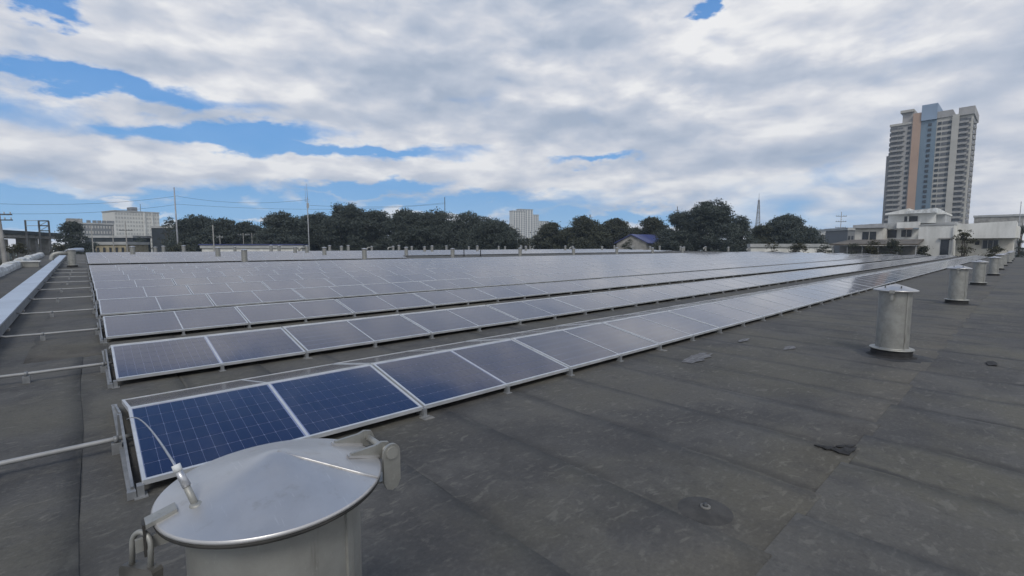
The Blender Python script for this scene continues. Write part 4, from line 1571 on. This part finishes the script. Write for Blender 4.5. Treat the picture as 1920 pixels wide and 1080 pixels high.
for q_, t_ in ((51.5, 413), (76.5, 414), (95, 415)):
    add(root, 'post', MB().bar(gp(q_, GROUND), gp(q_, zof(t_, gD)), .26), M['steel_dk'])
for py in (414.5, 423.5, 433):
    add(root, 'beam', MB().bar(gp(76.5, zof(py, gD)), gp(95, zof(py, gD)), .2), M['steel_dk'])
for py in (414, 423.5):
    add(root, 'rail', MB().bar(gp(51.5, zof(py, gD)), gp(76.5, zof(py, gD)), .09), M['mast'])
for p0_, p1_ in ((414.5, 423.5), (423.5, 433)):
    add(root, 'brace', MB().bar(gp(77, zof(p1_, gD)), gp(94.5, zof(p0_, gD)), .08), M['mast'])


# ------------------------------------------------------------------ poles, masts, wires
def pole(name, label, px, top, D, r0=.16, r1=.1, arms=(), m='pole', group='utility poles beyond the roof', armw=2.2, lean=0.0, cat='pole'):
    p = at(px, D)
    zt_ = zof(top, D)
    H = zt_ - GROUND
    o_ = thing(name, label, cat, (p.x, p.y, GROUND), group)
    MB().tube([(0, 0, 0), (RGT.x * lean * .5, RGT.y * lean * .5, H * .5), (RGT.x * lean, RGT.y * lean, H)], [r0, (r0 + r1) / 2, r1], 10).build('shaft', M[m], o_)
    for ay in arms:
        za_ = zof(ay, D) - GROUND
        f_ = za_ / H
        c = Vector((RGT.x * lean * f_, RGT.y * lean * f_, za_))
        h_ = RGT * (armw / 2)
        ar = MB().bar(c - h_, c + h_, .14, .14).build('crossarm', M['steel_dk'], o_)
        for q_ in (-.9, -.45, .45, .9):
            MB().tube([c + h_ * q_, c + h_ * q_ + Vector((0, 0, .35))], .07, 6).build('insulator', M['grey_wall'], ar)
    return o_


pole('utility_pole', 'thick leaning concrete pole at the far left edge', 12, 391, 62, .34, .2, (403, 413), lean=-.75, armw=3.6)
pole('utility_pole', 'pale slim pole in front of the dark shed', 174, 422, 100, .13, .09)
pole('utility_pole', 'second slim pole right of the dark shed pole', 213, 424, 112, .12, .09)
pole('utility_pole', 'wooden pole with crossarm before the white apartment block', 238, 418, 105, .15, .1, (432,), armw=3.0)
pole('antenna_mast', 'tall slim mast rising left of the broad dark tree', 334, 353, 120, .24, .13, (), 'mast', cat='mast', lean=-.1)
pole('utility_pole', 'short pale pole before the dark trees at left', 401, 422, 100, .16, .1)
pole('utility_pole', 'small far pole with short crossarm right of short pale pole', 413, 441, 122, .1, .08, (446,), armw=1.6)
for q_, nm in ((457, 'left'), (473, 'middle'), (491, 'right')):
    pole('utility_pole', '%s of three small crossarm poles in the treeline gap' % nm, q_, 437, 128, .1, .08, (441,), armw=3.0)
pole('utility_pole', 'pole top standing above the central dark treeline', 835, 371, 150, .17, .12, (), 'steel_dk')
pole('utility_pole', 'thin pole top left of the huge round tree', 1268, 388, 160, .16, .11, (396,), 'steel_dk', armw=1.2)
pole('utility_pole', 'tall pole with three crossarms left of the cream house', 1574, 398, 150, .16, .1, (406, 416, 427), 'mast', armw=3.4)
pole('utility_pole', 'thin pole behind the pale house at the right edge', 1907, 379, 150, .14, .09, (), 'mast')
# slim mast with whip aerials
am = pole('antenna_mast', 'slim antenna mast with whip aerials left of the tallest tree', 580, 372, 112, .16, .09, (), 'mast', cat='mast', lean=-.1)
Hm = zof(372, 112) - GROUND
MB().tube([(0, 0, Hm - .3), (-.08, .06, Hm + 3.2)], .04, 6).build('whip_aerial', M['mast'], am)
MB().tube([RGT * -.5 + Vector((0, 0, Hm - 1)), RGT * -.5 + Vector((0, 0, Hm + 2.6))], .03, 6).build('whip_aerial', M['mast'], am)
MB().bar(RGT * -.55 + Vector((0, 0, Hm - .8)), RGT * .6 + Vector((0, 0, Hm - .8)), .06).build('bracket', M['mast'], am)
MB().box(-.2, .2, -.2, .2, Hm - 2.4, Hm - 1.2).build('radio_box', M['grey_wall'], am)
# lattice tower
lp = at(1419, 300)
lt = thing('lattice_tower', 'distant steel lattice telecom tower between the two big round trees', 'tower', (lp.x, lp.y, GROUND))
Hl = zof(376, 300) - GROUND
legs = []
for sx, sy in ((-1, -1), (1, -1), (1, 1), (-1, 1)):
    legs.append(lambda f_, sx=sx, sy=sy: Vector((sx * (1.75 * (1 - f_) + .3), sy * (1.75 * (1 - f_) + .3), Hl * f_)))
for l_ in legs:
    MB().bar(l_(0), l_(1), .22).build('leg', M['mast'], lt)
br = MB()
for i in range(12):
    f0, f1 = i / 12, (i + 1) / 12
    for k in range(4):
        br.bar(legs[k](f0), legs[(k + 1) % 4](f1), .1)
        br.bar(legs[(k + 1) % 4](f0), legs[k](f1), .1)
        br.bar(legs[k](f1), legs[(k + 1) % 4](f1), .18)
br.build('bracing', M['mast'], lt)
MB().tube([(0, 0, Hl), (0, 0, Hl + 4)], .12, 6).build('spire', M['mast'], lt)
for zf in (.62, .8):
    MB().lathe([(0, 0), (.6, .1), (.7, .4), (0, .4)], 12, (.5, 0)).build('dish', M['white_wall'], lt, (0, 0, Hl * zf))


def wire(px0, py0, D0, px1, py1, D1, sag, label):
    a_ = CAM + ray(px0, py0) * D0
    b_ = CAM + ray(px1, py1) * D1
    pts = []
    for i in range(17):
        s_ = i / 16
        pts.append(a_.lerp(b_, s_) - Vector((0, 0, sag * 4 * s_ * (1 - s_))))
    o_ = MB().tube(pts, .028, 4).build('overhead_wire', M['steel_dk'])
    tag(o_, label, 'wire', 'overhead wires')


wire(334, 368, 120, 580, 374, 112, 1.2, 'overhead wire between the tall left mast and the slim antenna mast')
wire(-30, 381, 90, 334, 367, 120, 1.0, 'upper overhead wire left of the tall left mast')
wire(-30, 400, 90, 334, 383, 120, .9, 'lower overhead wire left of the tall left mast')
wire(334, 383, 120, 835, 382, 150, 1.5, 'long lower overhead wire across the treeline to the pole top')
wire(580, 385, 112, 835, 380, 150, .8, 'overhead wire from the slim antenna mast to the pole top')

# ------------------------------------------------------------------ slight haze in the air
hm = bpy.data.materials.new('haze')
hm.use_nodes = True
ht = NT(hm.node_tree)
for nd in list(hm.node_tree.nodes):
    if nd.type == 'BSDF_PRINCIPLED':
        hm.node_tree.nodes.remove(nd)
pv = ht.n('ShaderNodeVolumePrincipled')
pv.inputs['Color'].default_value = (.66, .82, 1.0, 1)
pv.inputs['Density'].default_value = .00032
ht.l.new(pv.outputs[0], hm.node_tree.nodes['Material Output'].inputs['Volume'])
hz_ = MB().box(-950, 1050, -950, 1050, GROUND - 1, 125).build('haze', hm)
tag(hz_, 'thin bluish haze in the air over the whole site', 'haze', None, 'stuff')
